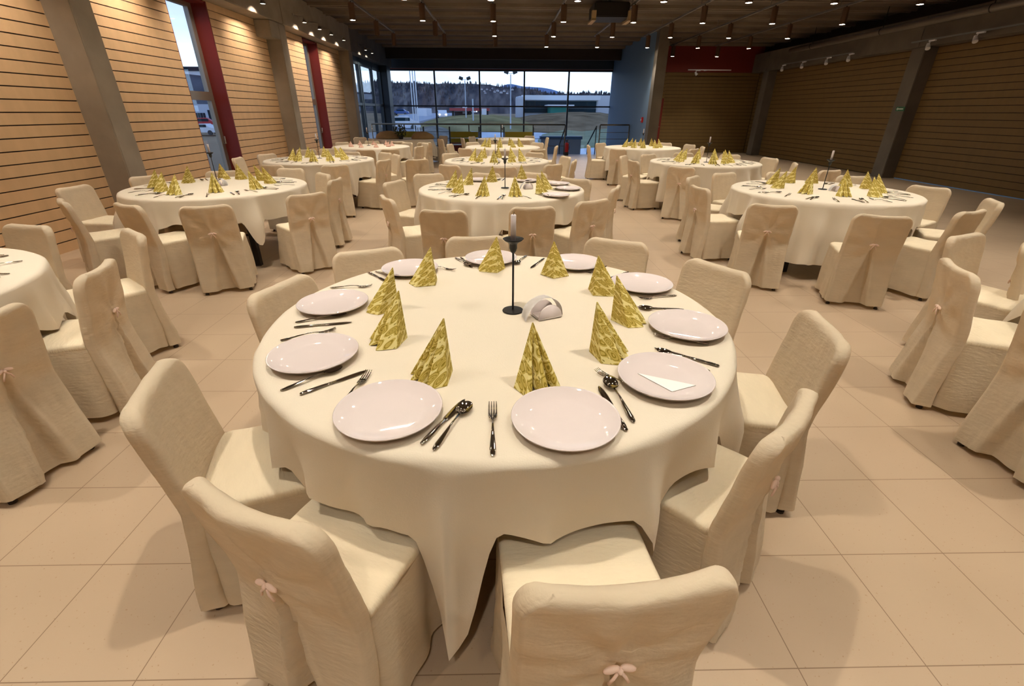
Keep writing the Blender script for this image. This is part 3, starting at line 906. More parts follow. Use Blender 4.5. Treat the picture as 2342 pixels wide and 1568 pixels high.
# ------------------------------------------------------------------ tableware
def napkin_bm(seed, k=4, w=.074, h=.188):
    rnd = random.Random(seed); bm = bmesh.new(); uvl = bm.loops.layers.uv.new('UVMap')
    base = []
    n = 9
    for i in range(8): q = i/8; base.append((0-w*q, -.055+.06*q, 0))
    tot = k*n
    for i in range(tot+1):
        q = i/tot; x = -w+2*w*q
        ph = abs(math.sin(q*PI*k))**.75
        bow = math.sin(q*PI)
        fan = 1+.12*ph
        base.append((x*fan, .006+.028*bow+.054*ph*min(1, bow*2.2), .014*(1-ph)*bow))
    for i in range(1, 8): q = i/8; base.append((w*(1-q), .005-.06*q, 0))
    ap = (rnd.uniform(-.008, .008), -.047+rnd.uniform(-.006, .008))
    L = [0]
    for a, b in zip(base, base[1:]+base[:1]): L.append(L[-1]+math.hypot(a[0]-b[0], a[1]-b[1])*1.3)
    lv = [0, .12, .25, .4, .55, .7, .83, .93, 1]
    rings = []
    for t in lv:
        s = 1-t*.975
        rings.append([bm.verts.new((ap[0]+(x-ap[0])*s, ap[1]+(y-ap[1])*s, z*s+h*t)) for x, y, z in base])
    m = len(base)
    for li, (a, b) in enumerate(zip(rings, rings[1:])):
        for i in range(m):
            i2 = (i+1) % m
            f = bm.faces.new((a[i], a[i2], b[i2], b[i]))
            us = [(L[i], lv[li]), (L[i+1], lv[li]), (L[i+1], lv[li+1]), (L[i], lv[li+1])]
            for lo, (u, v) in zip(f.loops, us):
                mid = L[-1]/2
                lo[uvl].uv = ((u-mid)*(1-v*.9)+seed*.37, v*h*1.05+seed*.21)
    bm.faces.new(rings[-1])
    return bm
NAPS = []
for i in range(5):
    NAPS.append(obj('folded_napkin', napkin_bm(i+1, k=4 if i % 2 else 3), M['napkin']))
nap_used = [False]*5; nc = [0]
def place_napkin(x, y, key, h=None, sc=1):
    i = nc[0] % 5; nc[0] += 1
    if nap_used[i]: o = clone(NAPS[i])
    else: o = NAPS[i]; nap_used[i] = True
    tx, ty = TABLES[key]
    a = math.atan2(y-ty, x-tx) if h is None else h
    o.location = (x, y, TZ+.0012); o.rotation_euler = (0, 0, a-PI/2); o.scale = (sc, sc, sc)
    tag(o, uniq('olive patterned pleated napkin at %s of %s' % (clock(x-tx, y-ty), TNAME[key])), 'napkin', 'olive pleated napkins')

def sect(bm, st):
    """loft of flat oval sections (y, halfwidth, halfthick, z)"""
    rings = []
    for y, w, t, z in st: rings.append([bm.verts.new((w*math.cos(2*PI*k/10), y, z+t*math.sin(2*PI*k/10))) for k in range(10)])
    loft(bm, rings, True)
def make_fork():
    t = empty('fork'); bm = bmesh.new()
    sect(bm, [(-.11, .001, .001, .004), (-.106, .006, .002, .004), (-.085, .0085, .0025, .005), (-.04, .0055, .002, .009), (.0, .003, .002, .012), (.035, .003, .002, .010)])
    obj('handle', bm, M['steel'], t, smooth=True)
    bm = bmesh.new(); sect(bm, [(.03, .003, .0018, .0105), (.04, .010, .0016, .0075), (.052, .0125, .0015, .0055), (.066, .0125, .0014, .005)])
    for i in range(4):
        x = -.0102+.0068*i
        tube(bm, [(x, .064, .005), (x, .08, .0058), (x, .097, .009), (x*.96, .11, .014)], [.0021, .0019, .0017, .0009], 6)
    obj('tines', bm, M['steel'], t, smooth=True); register(t); return t
def make_knife():
    t = empty('table_knife'); bm = bmesh.new()
    sect(bm, [(-.115, .001, .001, .004), (-.112, .006, .003, .004), (-.09, .0085, .0035, .0045), (-.03, .0065, .003, .0045), (.0, .005, .0025, .004)])
    obj('handle', bm, M['steel'], t, smooth=True)
    bm = bmesh.new(); sect(bm, [(-.002, .005, .0018, .004), (.01, .0095, .0009, .0035), (.06, .0105, .0008, .003), (.09, .009, .0007, .003), (.108, .0045, .0006, .003), (.114, .001, .0005, .003)])
    obj('blade', bm, M['steel'], t, smooth=True); register(t); return t
def make_spoon():
    t = empty('spoon'); bm = bmesh.new()
    sect(bm, [(-.11, .001, .001, .004), (-.106, .006, .002, .004), (-.085, .0085, .0025, .005), (-.04, .0055, .002, .009), (.0, .003, .002, .013), (.05, .003, .002, .011)])
    obj('handle', bm, M['steel'], t, smooth=True)
    bm = bmesh.new()
    for sgn, dz in ((1, 0), (-1, -.0012)):
        rings = []
        for q in (.001, .25, .5, .75, .9, 1):
            rings.append([bm.verts.new((.022*q*math.cos(2*PI*k/24), .078+.033*q*math.sin(2*PI*k/24), .0035+.010*q*q+dz)) for k in range(24)])
        loft(bm, rings, False); bm.faces.new(rings[0])
    bmesh.ops.remove_doubles(bm, verts=bm.verts, dist=1e-5)
    obj('bowl', bm, M['steel'], t, smooth=True, recalc=True); register(t); return t
CUT = {'fork': make_fork(), 'knife': make_knife(), 'spoon': make_spoon()}; cu = set()
CW = {'fork': 'steel fork', 'knife': 'steel table knife', 'spoon': 'steel spoon'}
def place_cut(kind, x, y, h, key, sc=1, z=0, extra=''):
    if kind in cu: o = clone(CUT[kind])
    else: o = CUT[kind]; cu.add(kind)
    tx, ty = TABLES[key]
    o.location = (x, y, TZ+.0012+z); o.rotation_euler = (0, 0, h-PI/2); o.scale = (sc, sc, sc)
    tag(o, uniq('%s%s at %s of %s' % (CW[kind], extra, clock(x-tx, y-ty), TNAME[key])), kind if kind != 'knife' else 'knife', {'fork': 'forks', 'knife': 'table knives', 'spoon': 'spoons'}[kind]+' on the tables')
def cut_px(kind, hx, hy, tx_, ty_, key, z=0, full=True):
    a, b = at(hx, hy, z=TZ+.006), at(tx_, ty_, z=TZ+.006)
    d = b-a; L = d.length; h = math.atan2(d.y, d.x)
    sc = max(.9, min(1.08, L/.222)) if full else 1
    c = a + d.normalized()*.111*sc if True else (a+b)/2
    place_cut(kind, c.x, c.y, h, key, sc, z)

PL_ = obj('dinner_plate', (lambda bm: (lathe(bm, [(0, .006), (.09, .0062), (.105, .009), (.125, .0165), (.143, .0235), (.1465, .026), (.148, .0245), (.145, .020), (.125, .012), (.1, .002), (.095, 0), (0, 0)], 72), bm)[1])(bmesh.new()), M['china'], smooth=True)
pl_used = False
def place_plate(x, y, key, extra='', sc=1):
    global pl_used
    o = clone(PL_) if pl_used else PL_; pl_used = True
    tx, ty = TABLES[key]
    o.location = (x, y, TZ+.0015); o.scale = (sc, sc, sc)
    tag(o, uniq('round white china plate%s at %s of %s' % (extra, clock(x-tx, y-ty), TNAME[key])), 'plate', 'white dinner plates')

def make_stick():
    t = empty('candle_holder')
    bm = bmesh.new(); lathe(bm, [(0, 0), (.044, 0), (.045, .003), (.043, .006), (.006, .008), (0, .008)], 32); obj('base', bm, M['black'], t)
    bm = bmesh.new(); tube(bm, [(0, 0, .006), (0, 0, .262)], .0042, 10); obj('stem', bm, M['black'], t, smooth=True)
    bm = bmesh.new(); lathe(bm, [(0, .25), (.006, .252), (.012, .260), (.0155, .272), (.0155, .288), (.02, .294), (.034, .302), (.042, .310), (.040, .3105), (.03, .304), (.014, .297), (0, .296)], 32); obj('cup', bm, M['black'], t, smooth=True)
    register(t); return t
def make_candle():
    t = empty('taper_candle')
    bm = bmesh.new(); lathe(bm, [(0, 0), (.0112, 0), (.0108, .104), (.009, .107), (0, .106)], 20); obj('wax', bm, M['wax'], t, smooth=True)
    bm = bmesh.new(); tube(bm, [(0, 0, .105), (.001, 0, .111), (.003, 0, .117)], .0011, 6); obj('wick', bm, M['black'], t)
    register(t); return t
ST, CA = make_stick(), make_candle(); stu = False
def place_stick(x, y, key):
    global stu
    o, c = (clone(ST), clone(CA)) if stu else (ST, CA); stu = True
    o.location = (x, y, TZ+.001); c.location = (x, y, TZ+.001+.2965)
    tag(o, 'slim black iron candle holder on %s' % TNAME[key], 'candle holder', 'black candle holders')
    tag(c, 'white unlit candle in the black holder on %s' % TNAME[key], 'candle', 'white candles')

def make_holder(key, loc, rz):
    t = empty('napkin_holder', loc, rz, 'white porcelain napkin holder with white paper napkins on %s' % TNAME[key], 'napkin holder', 'napkin holders')
    def arch(rad, y0, y1, x0=0, ry=None, n=20):
        bm = bmesh.new(); ry = ry or rad
        pts = [(x0+rad*math.cos(PI*k/n), ry*math.sin(PI*k/n)) for k in range(n+1)]
        A = [bm.verts.new((x, y0, z)) for x, z in pts]; B = [bm.verts.new((x, y1, z)) for x, z in pts]
        bm.faces.new(A); bm.faces.new(list(reversed(B)))
        for k in range(n+1): bm.faces.new((A[k], A[(k+1) % (n+1)], B[(k+1) % (n+1)], B[k]))
        bmesh.ops.bevel(bm, geom=[e for e in bm.edges], offset=.0015, segments=2, affect='EDGES')
        return bm
    obj('front_wall', arch(.047, -.034, -.026, .012, .052), M['china'], t, smooth=True)
    obj('rear_wall', arch(.047, .026, .034, .012, .052), M['china'], t, smooth=True)
    obj('base', boxbm(-.035, -.036, 0, .058, .036, .008, bev=.003), M['china'], t)
    # napkins folded over in an arc, ends drooping on the cloth
    bm = bmesh.new(); ringsA = []
    NP = 24
    for yy in (-.022, -.008, .008, .022):
        outer = []
        for k in range(NP+1):
            a = PI*k/NP; rad = .066+.004*math.sin(a*3+yy*60)
            outer.append(bm.verts.new((rad*1.12*math.cos(a)-.004, yy+.006*math.sin(a*2+yy*40), max(.0035, .076*math.sin(a)))))
        ringsA.append(outer)
    for a, b in zip(ringsA, ringsA[1:]):
        for k in range(NP): bm.faces.new((a[k], a[k+1], b[k+1], b[k]))
    bmesh.ops.solidify(bm, geom=bm.faces[:], thickness=.022)
    obj('paper_napkins', bm, M['paper'], t, smooth=True)
    return t

# foreground table, item by item
K = 'M'
for px, py in ((890, 936), (1293, 955), (1521, 860), (1571, 744), (1467, 648), (1316, 600), (1123, 590), (938, 613), (762, 692), (718, 808)):
    p = at(px, py, z=TZ+.018); place_plate(p.x, p.y, K)
for px, py, dh in ((1225, 878, .15), (998, 862, -.6), (1388, 812, .35), (1428, 733, .0), (1372, 670, .25), (1268, 630, .3), (1128, 618, .35), (978, 648, .2), (886, 706, -.1), (893, 780, -.1)):
    p = at(px, py, z=TZ); tx, ty = TABLES[K]
    d = math.hypot(p.x-tx, p.y-ty); f = (d-.01)/d if py > 760 else 1
    x, y = tx+(p.x-tx)*f, ty+(p.y-ty)*f
    place_napkin(x, y, K, math.atan2(y-ty, x-tx)+dh)
for a in (('fork', 1127, 1043, 1127, 923), ('knife', 965, 1013, 1062, 912), ('spoon', 990, 1029, 1073, 922), ('fork', 768, 942, 845, 850),
          ('knife', 688, 899, 840, 845), ('spoon', 640, 892, 783, 840), ('fork', 640, 777, 765, 754), ('spoon', 674, 736, 784, 720), ('knife', 674, 747, 803, 735),
          ('fork', 754, 657, 840, 654), ('knife', 843, 622, 893, 646), ('spoon', 858, 619, 908, 634), ('fork', 972, 606, 1026, 615), ('spoon', 1041, 588, 1070, 606),
          ('knife', 1054, 588, 1080, 611), ('spoon', 1204, 583, 1183, 601), ('knife', 1244, 590, 1220, 607), ('fork', 1388, 607, 1345, 626), ('knife', 1437, 621, 1383, 638),
          ('spoon', 1442, 629, 1396, 642), ('fork', 1548, 674, 1470, 682), ('knife', 1563, 707, 1480, 702), ('spoon', 1572, 716, 1503, 708), ('fork', 1622, 786, 1497, 766),
          ('knife', 1643, 835, 1498, 794), ('spoon', 1625, 848, 1510, 803), ('fork', 1493, 908, 1362, 847), ('spoon', 1451, 965, 1388, 866), ('knife', 1432, 982, 1370, 882)):
    cut_px(a[0], a[1], a[2], a[3], a[4], K)
p = at(1173, 711, z=TZ); place_stick(p.x, p.y, K)
p = at(1243, 728, z=TZ); make_holder(K, (p.x, p.y+.02, TZ+.0015), R(24)).scale = (1.15, 1.15, 1.15)
p = at(1535, 872, z=TZ+.012)
bm = bmesh.new(); a = [bm.verts.new(v) for v in ((-.09, .055, 0), (.07, -.02, 0), (-.015, -.055, 0))]; f = bm.faces.new(a); r = bmesh.ops.extrude_face_region(bm, geom=[f])
for v in [g for g in r['geom'] if isinstance(g, bmesh.types.BMVert)]: v.co.z += .002
o = obj('paper_napkin', bm, M['paper']); o.location = (p.x, p.y, TZ+.0085); tag(o, 'folded white paper triangle lying on a plate of the foreground table', 'napkin')

# other tables
NPX = {'L': ((358, 431), (373, 439), (404, 446), (434, 420), (495, 441), (513, 412), (551, 412), (583, 434), (597, 415), (616, 421)),
       'C': ((1037, 430), (1052, 442), (1074, 424), (1105, 449), (1125, 418), (1178, 450), (1193, 414), (1234, 443), (1247, 434)),
       'R': ((1768, 423), (1781, 432), (1806, 420), (1843, 444), (1856, 421), (1926, 450), (1932, 428), (1977, 433), (1996, 451), (2008, 442))}
for key, L in NPX.items():
    for px, py in L:
        p = at(px, py-2, z=TZ); place_napkin(p.x, p.y, key, sc=1.0)
rnd = random.Random(5)
for key in ('L', 'C', 'R', 'L2', 'C2', 'R2', 'L0'):
    tx, ty = TABLES[key]; ph = {'L': .2, 'C': .15, 'R': .1}.get(key, rnd.uniform(0, .6))
    for k in range(10):
        a = ph + k*2*PI/10 + rnd.uniform(-.05, .05)
        if key == 'L0' and math.cos(a) < .2: continue
        for kind, da, r0 in (('fork', -.17, .70), ('knife', .13, .69), ('spoon', .20, .70)):
            aa = a+da+rnd.uniform(-.02, .02); rr = r0+rnd.uniform(-.02, .02)
            place_cut(kind, tx+rr*math.cos(aa), ty+rr*math.sin(aa), a+PI+rnd.uniform(-.12, .12), key)
for key, n in (('L2', 10), ('C2', 10), ('R2', 10), ('C3', 9), ('R3', 10)):
    tx, ty = TABLES[key]; ph = rnd.uniform(0, .6)
    for k in range(n):
        a = ph+k*2*PI/n+rnd.uniform(-.06, .06); rr = rnd.uniform(.40, .47)
        place_napkin(tx+rr*math.cos(a), ty+rr*math.sin(a), key, sc=1.02)
for px, py in ((1095, 410), (1205, 412), (1276, 419), (1300, 430), (1272, 445)):
    p = at(px, py, z=TZ+.018); place_plate(p.x, p.y, 'C', sc=.93)
for key, px, py in (('C', 1155, 430), ('R', 1881, 433), ('L', 496, 411), ('L2', 731, 362), ('R2', 1615, 371), ('C2', 1133, 362), ('L3', 843, 333), ('R3', 1468, 335), ('C4', 1149, 318)):
    p = at(px, py, z=TZ); place_stick(p.x, p.y, key)
for key, px, py, rz in (('C', 1205, 432, 20), ('R', 1912, 437, 0), ('L', 508, 424, -30), ('C2', 1136, 371, 0), ('R2', 1659, 371, 60)):
    p = at(px, py, z=TZ); make_holder(key, (p.x, p.y, TZ+.0015), R(rz))
# pink napkins on the fourth-row left table
tx, ty = TABLES['L3']
def pinkbm():
    bm = bmesh.new(); lathe(bm, [(.06, 0), (.055, .02), (.03, .05), (.01, .10), (0, .11)], 7); return bm
pk = obj('folded_napkin', pinkbm(), M['pinknap'])
for k in range(9):
    o = pk if k == 0 else clone(pk)
    a = k*2*PI/9+.3; o.location = (tx+.5*math.cos(a), ty+.5*math.sin(a), TZ+.0012)
    tag(o, uniq('pale pink cloth napkin at %s of %s' % (clock(math.cos(a), math.sin(a)), TNAME['L3'])), 'napkin', 'pink napkins')
# heaps and a plant on the shaded far left table
tx, ty = TABLES['L4']
def heap(rx, ry, rz, seed):
    bm = bmesh.new(); ellips(bm, (0, 0, 0), (rx, ry, rz), seg=28, rg=16)
    for v in bm.verts:
        v.co *= 1+.12*noise.noise(v.co*4+Vector((seed, 0, 0)))
        v.co.z = max(v.co.z, 0)
    return bm
for x, rx, l in ((-.55, .42, 'left'), (.50, .36, 'right')):
    o = obj('fabric_heap', heap(rx, .36, .22, x), M['heap'], smooth=True); o.location = (tx+x+.1, ty, TZ+.002)
    tag(o, 'brown heap of fabric on the shaded far left table, %s of the round plant' % l, 'fabric heap')
bm = bmesh.new(); rn = random.Random(3)
for i in range(150):
    v = Vector((rn.gauss(0, 1), rn.gauss(0, 1), rn.gauss(0, 1))).normalized()
    p = v*rn.uniform(.12, .17); u = v.orthogonal().normalized()*.035; w = v.cross(u).normalized()*.02
    q = [bm.verts.new(p+u), bm.verts.new(p+w), bm.verts.new(p-u+v*.04), bm.verts.new(p-w)]; bm.faces.new(q)
pt = empty('potted_plant', (tx-.02, ty-.30, TZ+.002), label='round dark green plant between two brown fabric heaps on the shaded far left table', cat='plant')
for v in bm.verts: v.co.z += .22
obj('foliage', bm, M['plant'], pt)
bm = bmesh.new(); lathe(bm, [(0, 0), (.06, 0), (.08, .1), (.07, .1), (0, .09)], 16); obj('pot', bm, M['tabletop'], pt)

# ------------------------------------------------------------------ benches, railing, extinguisher
def make_bench():
    t = empty('bench')
    for sx in (-1, 1):
        bm = bmesh.new(); box(bm, sx*.56-.025, .0, 0, sx*.56+.025, .05, 1.02); box(bm, sx*.56-.025, -.42, 0, sx*.56+.025, -.37, .44); box(bm, sx*.56-.025, -.42, .40, sx*.56+.025, 0, .44)
        obj('side_frame', bm, M['frame'], t)
    obj('upper_slat', boxbm(-.53, .005, .64, .53, .035, .85), M['olive'], t)
    obj('lower_slat', boxbm(-.53, .005, .47, .53, .035, .62), M['olive'], t)
    obj('seat', boxbm(-.53, -.42, .445, .53, .02, .468), M['maroon'], t)
    obj('lower_board', boxbm(-.53, -.40, .12, .53, -.375, .40), M['maroon'], t)
    register(t); return t
bn = make_bench()
for i, px in enumerate((1062, 1186, 935)):
    o = bn if i == 0 else clone(bn); p = at(px, 303, Y=19.3); o.location = (p.x, 19.3, 0); o.rotation_euler = (0, 0, 0)
    tag(o, 'olive and dark red slatted bench with dark posts at the railing, %s' % ('middle one of three', 'right one of three', 'left one of three')[i], 'bench', 'benches at the railing')
x0, x1 = at(1293, 283, Y=YRAIL).x, at(1373, 284, Y=YRAIL).x
def railing(xs0, xs1, label, n):
    t = empty('railing', (xs0, YRAIL, 0), label=label, cat='railing')
    w = xs1-xs0
    bm = bmesh.new(); tube(bm, [(0, 0, 1.09), (w, 0, 1.09)], .028, 12); obj('handrail', bm, M['rail'], t, smooth=True)
    for z in (.32, .58, .82):
        bm = bmesh.new(); tube(bm, [(0, 0, z), (w, 0, z)], .009, 8); obj('rod', bm, M['rail'], t, smooth=True)
    for i in range(n):
        bm = bmesh.new(); tube(bm, [(w*i/(n-1), 0, 0), (w*i/(n-1), 0, 1.08)], .022, 10); obj('post', bm, M['rail'], t, smooth=True)
railing(XL+.1, x0, 'steel railing before the glass front, long left stretch', 7)
railing(x1, XB-.03, 'steel railing before the blue wall, short right stretch', 2)
for x, l in ((x0+.03, 'left'), (x1-.12, 'right')):
    t = empty('stair_handrail', (x, YRAIL+.1, 0), label='dark sloping handrail on the %s side of the steps down to the glass front' % l, cat='handrail')
    bm = bmesh.new(); tube(bm, [(0, 0, 1.03), (0, 1.9, .25)], .024, 10); obj('rail', bm, M['frame'], t, smooth=True)
    for y in (.02, 1.85):
        zf = 0 if y < .04 else -.6
        bm = bmesh.new(); tube(bm, [(0, y, zf), (0, y, 1.03-.78*y/1.9)], .018, 8); obj('post', bm, M['frame'], t, smooth=True)
bm = bmesh.new()
for i in range(3): box(bm, x0+.05, YRAIL+.152+i*.32, -.6, x1-.16, YRAIL+.152+(i+1)*.32, -.15*(i+1))
struct('trim_20', bm, mat('pale_steps', srgb(170, 190, 210), .5))
p0, p1 = at(1237, 311, Y=23), at(1328, 311, Y=23)
t = empty('low_counter', ((p0.x+p1.x)/2, 23, -.6), label='low pale blue counter with a darker blue top before the glass front', cat='counter')
w = (p1.x-p0.x)/2
obj('body', boxbm(-w, -.2, 0, w, .2, p0.z+.6-.12), mat('pale_blue', srgb(160, 188, 222), .5), t)
obj('top', boxbm(-w-.05, -.25, p0.z+.6-.12, w+.05, .25, p0.z+.6), mat('mid_blue', srgb(80, 130, 190), .4), t)
p = at(1298, 357, z=0)
t = empty('fire_extinguisher', (p.x, YRAIL-.35, 0), label='red fire extinguisher standing at the gap in the railing', cat='fire extinguisher')
bm = bmesh.new(); lathe(bm, [(0, .09), (.075, .09), (.078, .11), (.078, .40), (.06, .45), (.025, .47), (0, .47)], 24); obj('cylinder', bm, M['firered'], t, smooth=True)
bm = bmesh.new(); lathe(bm, [(0, 0), (.08, 0), (.08, .12), (.0, .12)], 24); obj('base', bm, M['black'], t)
bm = bmesh.new(); tube(bm, [(0, 0, .46), (0, 0, .52)], .02, 10); tube(bm, [(-.05, 0, .53), (.06, 0, .55)], .012, 8); tube(bm, [(.03, 0, .5), (.09, 0, .46), (.095, 0, .3), (.088, 0, .2)], .009, 8); obj('valve', bm, M['black'], t)
p = at(1470, 274, X=XB-.0)
t = empty('wall_box', (XB-.001, p.y, p.z), label='small dark red box on the end of the blue wall', cat='alarm box')
obj('casing', boxbm(-.06, -.07, -.09, 0, .07, .09, bev=.01), M['firered'], t)
bm = bmesh.new(); tube(bm, [(-.06, 0, 0), (-.075, 0, 0)], .03, 12); obj('button', bm, M['white'], t)

# ------------------------------------------------------------------ outside
GZ = -4.0
GP = [(24, -4.0), (30, -3.2), (50, -1.5), (62, -.7), (100, .35), (180, .95), (400, 1.1)]
def gz(y):
    if y <= 24: return -4.0
    for (a, b), (c, d) in zip(GP, GP[1:]):
        if a <= y <= c: return b+(d-b)*(y-a)/(c-a)
    return 1.1
def at_g(px, py):
    lo, hi = 24.0, 395.0
    for _ in range(40):
        m = (lo+hi)/2; p = at(px, py, Y=m)
        if p.z > gz(m): lo = m
        else: hi = m
    return at(px, py, Y=(lo+hi)/2)
gm = mat('winter_grass', srgb(150, 128, 98), 1.0, var=.35, vscale=.05)
t2 = obj('ground.001', boxbm(-1500, -200, GZ-1, XL-4, -19.9, GZ), gm); t2['kind'] = 'structure'
def sheet(name, X, rows, m, kind='structure', label=None, cat=None, smooth=True):
    """terrain loft: rows of (x,y,z) lists"""
    bm = bmesh.new(); V = [[bm.verts.new(p) for p in r] for r in rows]
    for a, b in zip(V, V[1:]):
        for k in range(len(a)-1): bm.faces.new((a[k], a[k+1], b[k+1], b[k]))
    o = obj(name, bm, m, smooth=smooth)
    if kind: o['kind'] = kind
    return o
sheet('ground', 0, [[(x, y, gz(y)) for x in (-900, -300, -100, -30, 0, 30, 100, 300, 900)] for y in (-20, 24, 27, 30, 40, 50, 56, 62, 80, 100, 140, 180, 400)], gm)
def interp(P, x):
    for (a, b), (c, d) in zip(P, P[1:]):
        if a <= x <= c: return b+(d-b)*(x-a)/(c-a)
    return P[0][1] if x < P[0][0] else P[-1][1]
RIDGE = [(-400, 120), (300, 150), (420, 163), (470, 172), (600, 178), (700, 185), (800, 196), (860, 186), (895, 190), (930, 189), (1000, 192), (1070, 190), (1100, 193), (1150, 198), (1190, 201), (1225, 207), (1260, 214), (1310, 214), (1350, 213), (1400, 215), (1600, 213)]
def forestmat():
    m = bpy.data.materials.new('bare_forest'); m.use_nodes = True
    nt = m.node_tree; b = nt.nodes['Principled BSDF']; b.inputs['Roughness'].default_value = 1; b.inputs['Specular IOR Level'].default_value = 0
    tc = N(nt, 'ShaderNodeTexCoord'); mp = N(nt, 'ShaderNodeMapping'); mp.inputs['Scale'].default_value = (.22, .02, .02)
    n = N(nt, 'ShaderNodeTexNoise'); n.inputs['Scale'].default_value = 1.5; n.inputs['Detail'].default_value = 6
    nt.links.new(tc.outputs['Object'], mp.inputs[0]); nt.links.new(mp.outputs[0], n.inputs['Vector'])
    r = N(nt, 'ShaderNodeValToRGB'); r.color_ramp.elements[0].position = .32; r.color_ramp.elements[0].color = srgb(62, 64, 72)
    r.color_ramp.elements[1].position = .7; r.color_ramp.elements[1].color = srgb(128, 120, 118)
    e = r.color_ramp.elements.new(.5); e.color = srgb(92, 88, 90)
    nt.links.new(n.outputs['Fac'], r.inputs[0]); nt.links.new(r.outputs[0], b.inputs['Base Color']); return m
FM = forestmat()
pxs = list(range(-400, 1601, 20)); DR = 260.0
top = [at(px, interp(RIDGE, px)+3*noise.noise(Vector((px*.03, 0, 0))), Y=DR) for px in pxs]
rows = [[(p.x*.72, DR*.72, gz(DR*.72)-.3) for p in top], [(p.x*.8, DR*.8, gz(DR)+(p.z-gz(DR))*.35) for p in top], [(p.x*.9, DR*.9, gz(DR)+(p.z-gz(DR))*.72) for p in top], [(p.x, DR, p.z) for p in top], [(p.x*1.3, DR*1.4, p.z*.9) for p in top]]
sheet('hillside', 0, rows, FM)
bm = bmesh.new(); rn = random.Random(8)
for i in range(1500):
    px = rn.uniform(390, 1400); k = rn.random()**.5
    s = .74+.26*k
    if 1080 < px < 1192 and s < .97: continue
    f = (0 if s < .72 else (s-.72)/.28)
    q = at(px, interp(RIDGE, px), Y=DR); zz = gz(DR)+(q.z-gz(DR))*min(1, interp([(0, 0), (.29, .35), (.64, .72), (1, 1)], f))
    hgt = rn.uniform(.9, 2.0)*(.6 if f > .95 else 1)
    x, y = q.x*s, DR*s
    vs = [bm.verts.new((x+hgt*.16*math.cos(a*PI/2.5), y+hgt*.16*math.sin(a*PI/2.5), zz-.5)) for a in range(5)]
    md = [bm.verts.new((x+hgt*.2*math.cos(a*PI/2.5+.3)*rn.uniform(.6, 1.2), y+hgt*.2*math.sin(a*PI/2.5+.3), zz+hgt*.5)) for a in range(5)]
    tp = bm.verts.new((x, y, zz+hgt))
    for a in range(5):
        bm.faces.new((vs[a], vs[(a+1) % 5], md[(a+1) % 5], md[a])); bm.faces.new((md[a], md[(a+1) % 5], tp))
o = obj('forest', bm, FM); tag(o, 'grey brown winter forest covering the hill beyond the glass front', 'forest', kind='stuff')
MT = [(1080, 215), (1120, 204), (1140, 199), (1165, 191), (1200, 198), (1240, 200), (1262, 204), (1290, 214), (1330, 222)]
pxs = list(range(1080, 1331, 10)); D2 = 900.0
mt = [at(px, interp(MT, px)+1.2*noise.noise(Vector((px*.06, 3, 0))), Y=D2) for px in pxs]
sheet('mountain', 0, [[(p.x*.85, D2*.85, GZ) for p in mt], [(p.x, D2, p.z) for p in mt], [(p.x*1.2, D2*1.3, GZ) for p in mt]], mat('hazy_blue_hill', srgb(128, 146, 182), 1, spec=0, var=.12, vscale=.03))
def mound(name, pxa, pxb, Yd, top_, base, m, dpt=14):
    pxs = [pxa+(pxb-pxa)*k/24 for k in range(25)]; A = []
    for k, px in enumerate(pxs):
        q = math.sin(PI*k/24)**.5
        py = base+(top_-base)*q+1.5*noise.noise(Vector((px*.05, Yd, 0)))
        A.append(at(px, py, Y=Yd))
    f = (Yd-dpt)/Yd
    return sheet(name, 0, [[(p.x*f, p.y*f, gz(p.y*f)-.2) for p in A], [(p.x*(f+1)/2, p.y*(f+1)/2, gz(p.y)+(p.z-gz(p.y))*.7) for p in A], [tuple(p) for p in A], [(p.x*1.1, p.y*1.1, gz(p.y*1.1)-.5) for p in A]], m)
bm_ = mat('scrub', srgb(136, 118, 94), 1, spec=0, var=.4, vscale=.35)
mound('mound', 1160, 1480, 88, 256, 282, bm_, 30)
mound('mound.001', 960, 1230, 78, 262, 288, mat('scrub_grass', srgb(146, 136, 98), 1, spec=0, var=.35, vscale=.3), 22)
mound('mound.002', 1020, 1420, 84, 274, 284, mat('scrub_dark', srgb(108, 98, 88), 1, spec=0, var=.4, vscale=.5), 8)
mound('mound.003', 940, 1040, 62, 288, 312, mat('scrub_grey', srgb(130, 126, 118), 1, spec=0, var=.4, vscale=.5), 10)
snow = mat('pale_paving', srgb(206, 216, 228), .8, var=.12, vscale=.3)
def patch(name, P, m, z):
    bm = bmesh.new(); vs = [bm.verts.new(at_g(px, py)+Vector((0, 0, z))) for px, py in P]; f = bm.faces.new(vs)
    r = bmesh.ops.extrude_face_region(bm, geom=[f])
    for v in [g for g in r['geom'] if isinstance(g, bmesh.types.BMVert)]: v.co.z -= .3
    bmesh.ops.triangulate(bm, faces=bm.faces)
    o = obj(name, bm, m); o['kind'] = 'structure'; return o
patch('road', [(1070, 322), (1080, 302), (1200, 292), (1420, 286), (1420, 360), (1080, 370)], snow, .3)
patch('lawn', [(1240, 316), (1290, 305), (1330, 309), (1395, 301), (1420, 304), (1420, 335), (1300, 350), (1230, 330)], mat('green_lawn', srgb(136, 142, 110), 1, var=.25, vscale=.4), .4)
patch('road.001', [(905, 303), (912, 266), (960, 262), (1040, 260), (1060, 262), (1000, 272), (960, 282), (950, 303)], mat('grey_road', srgb(168, 176, 190), .8), .3)

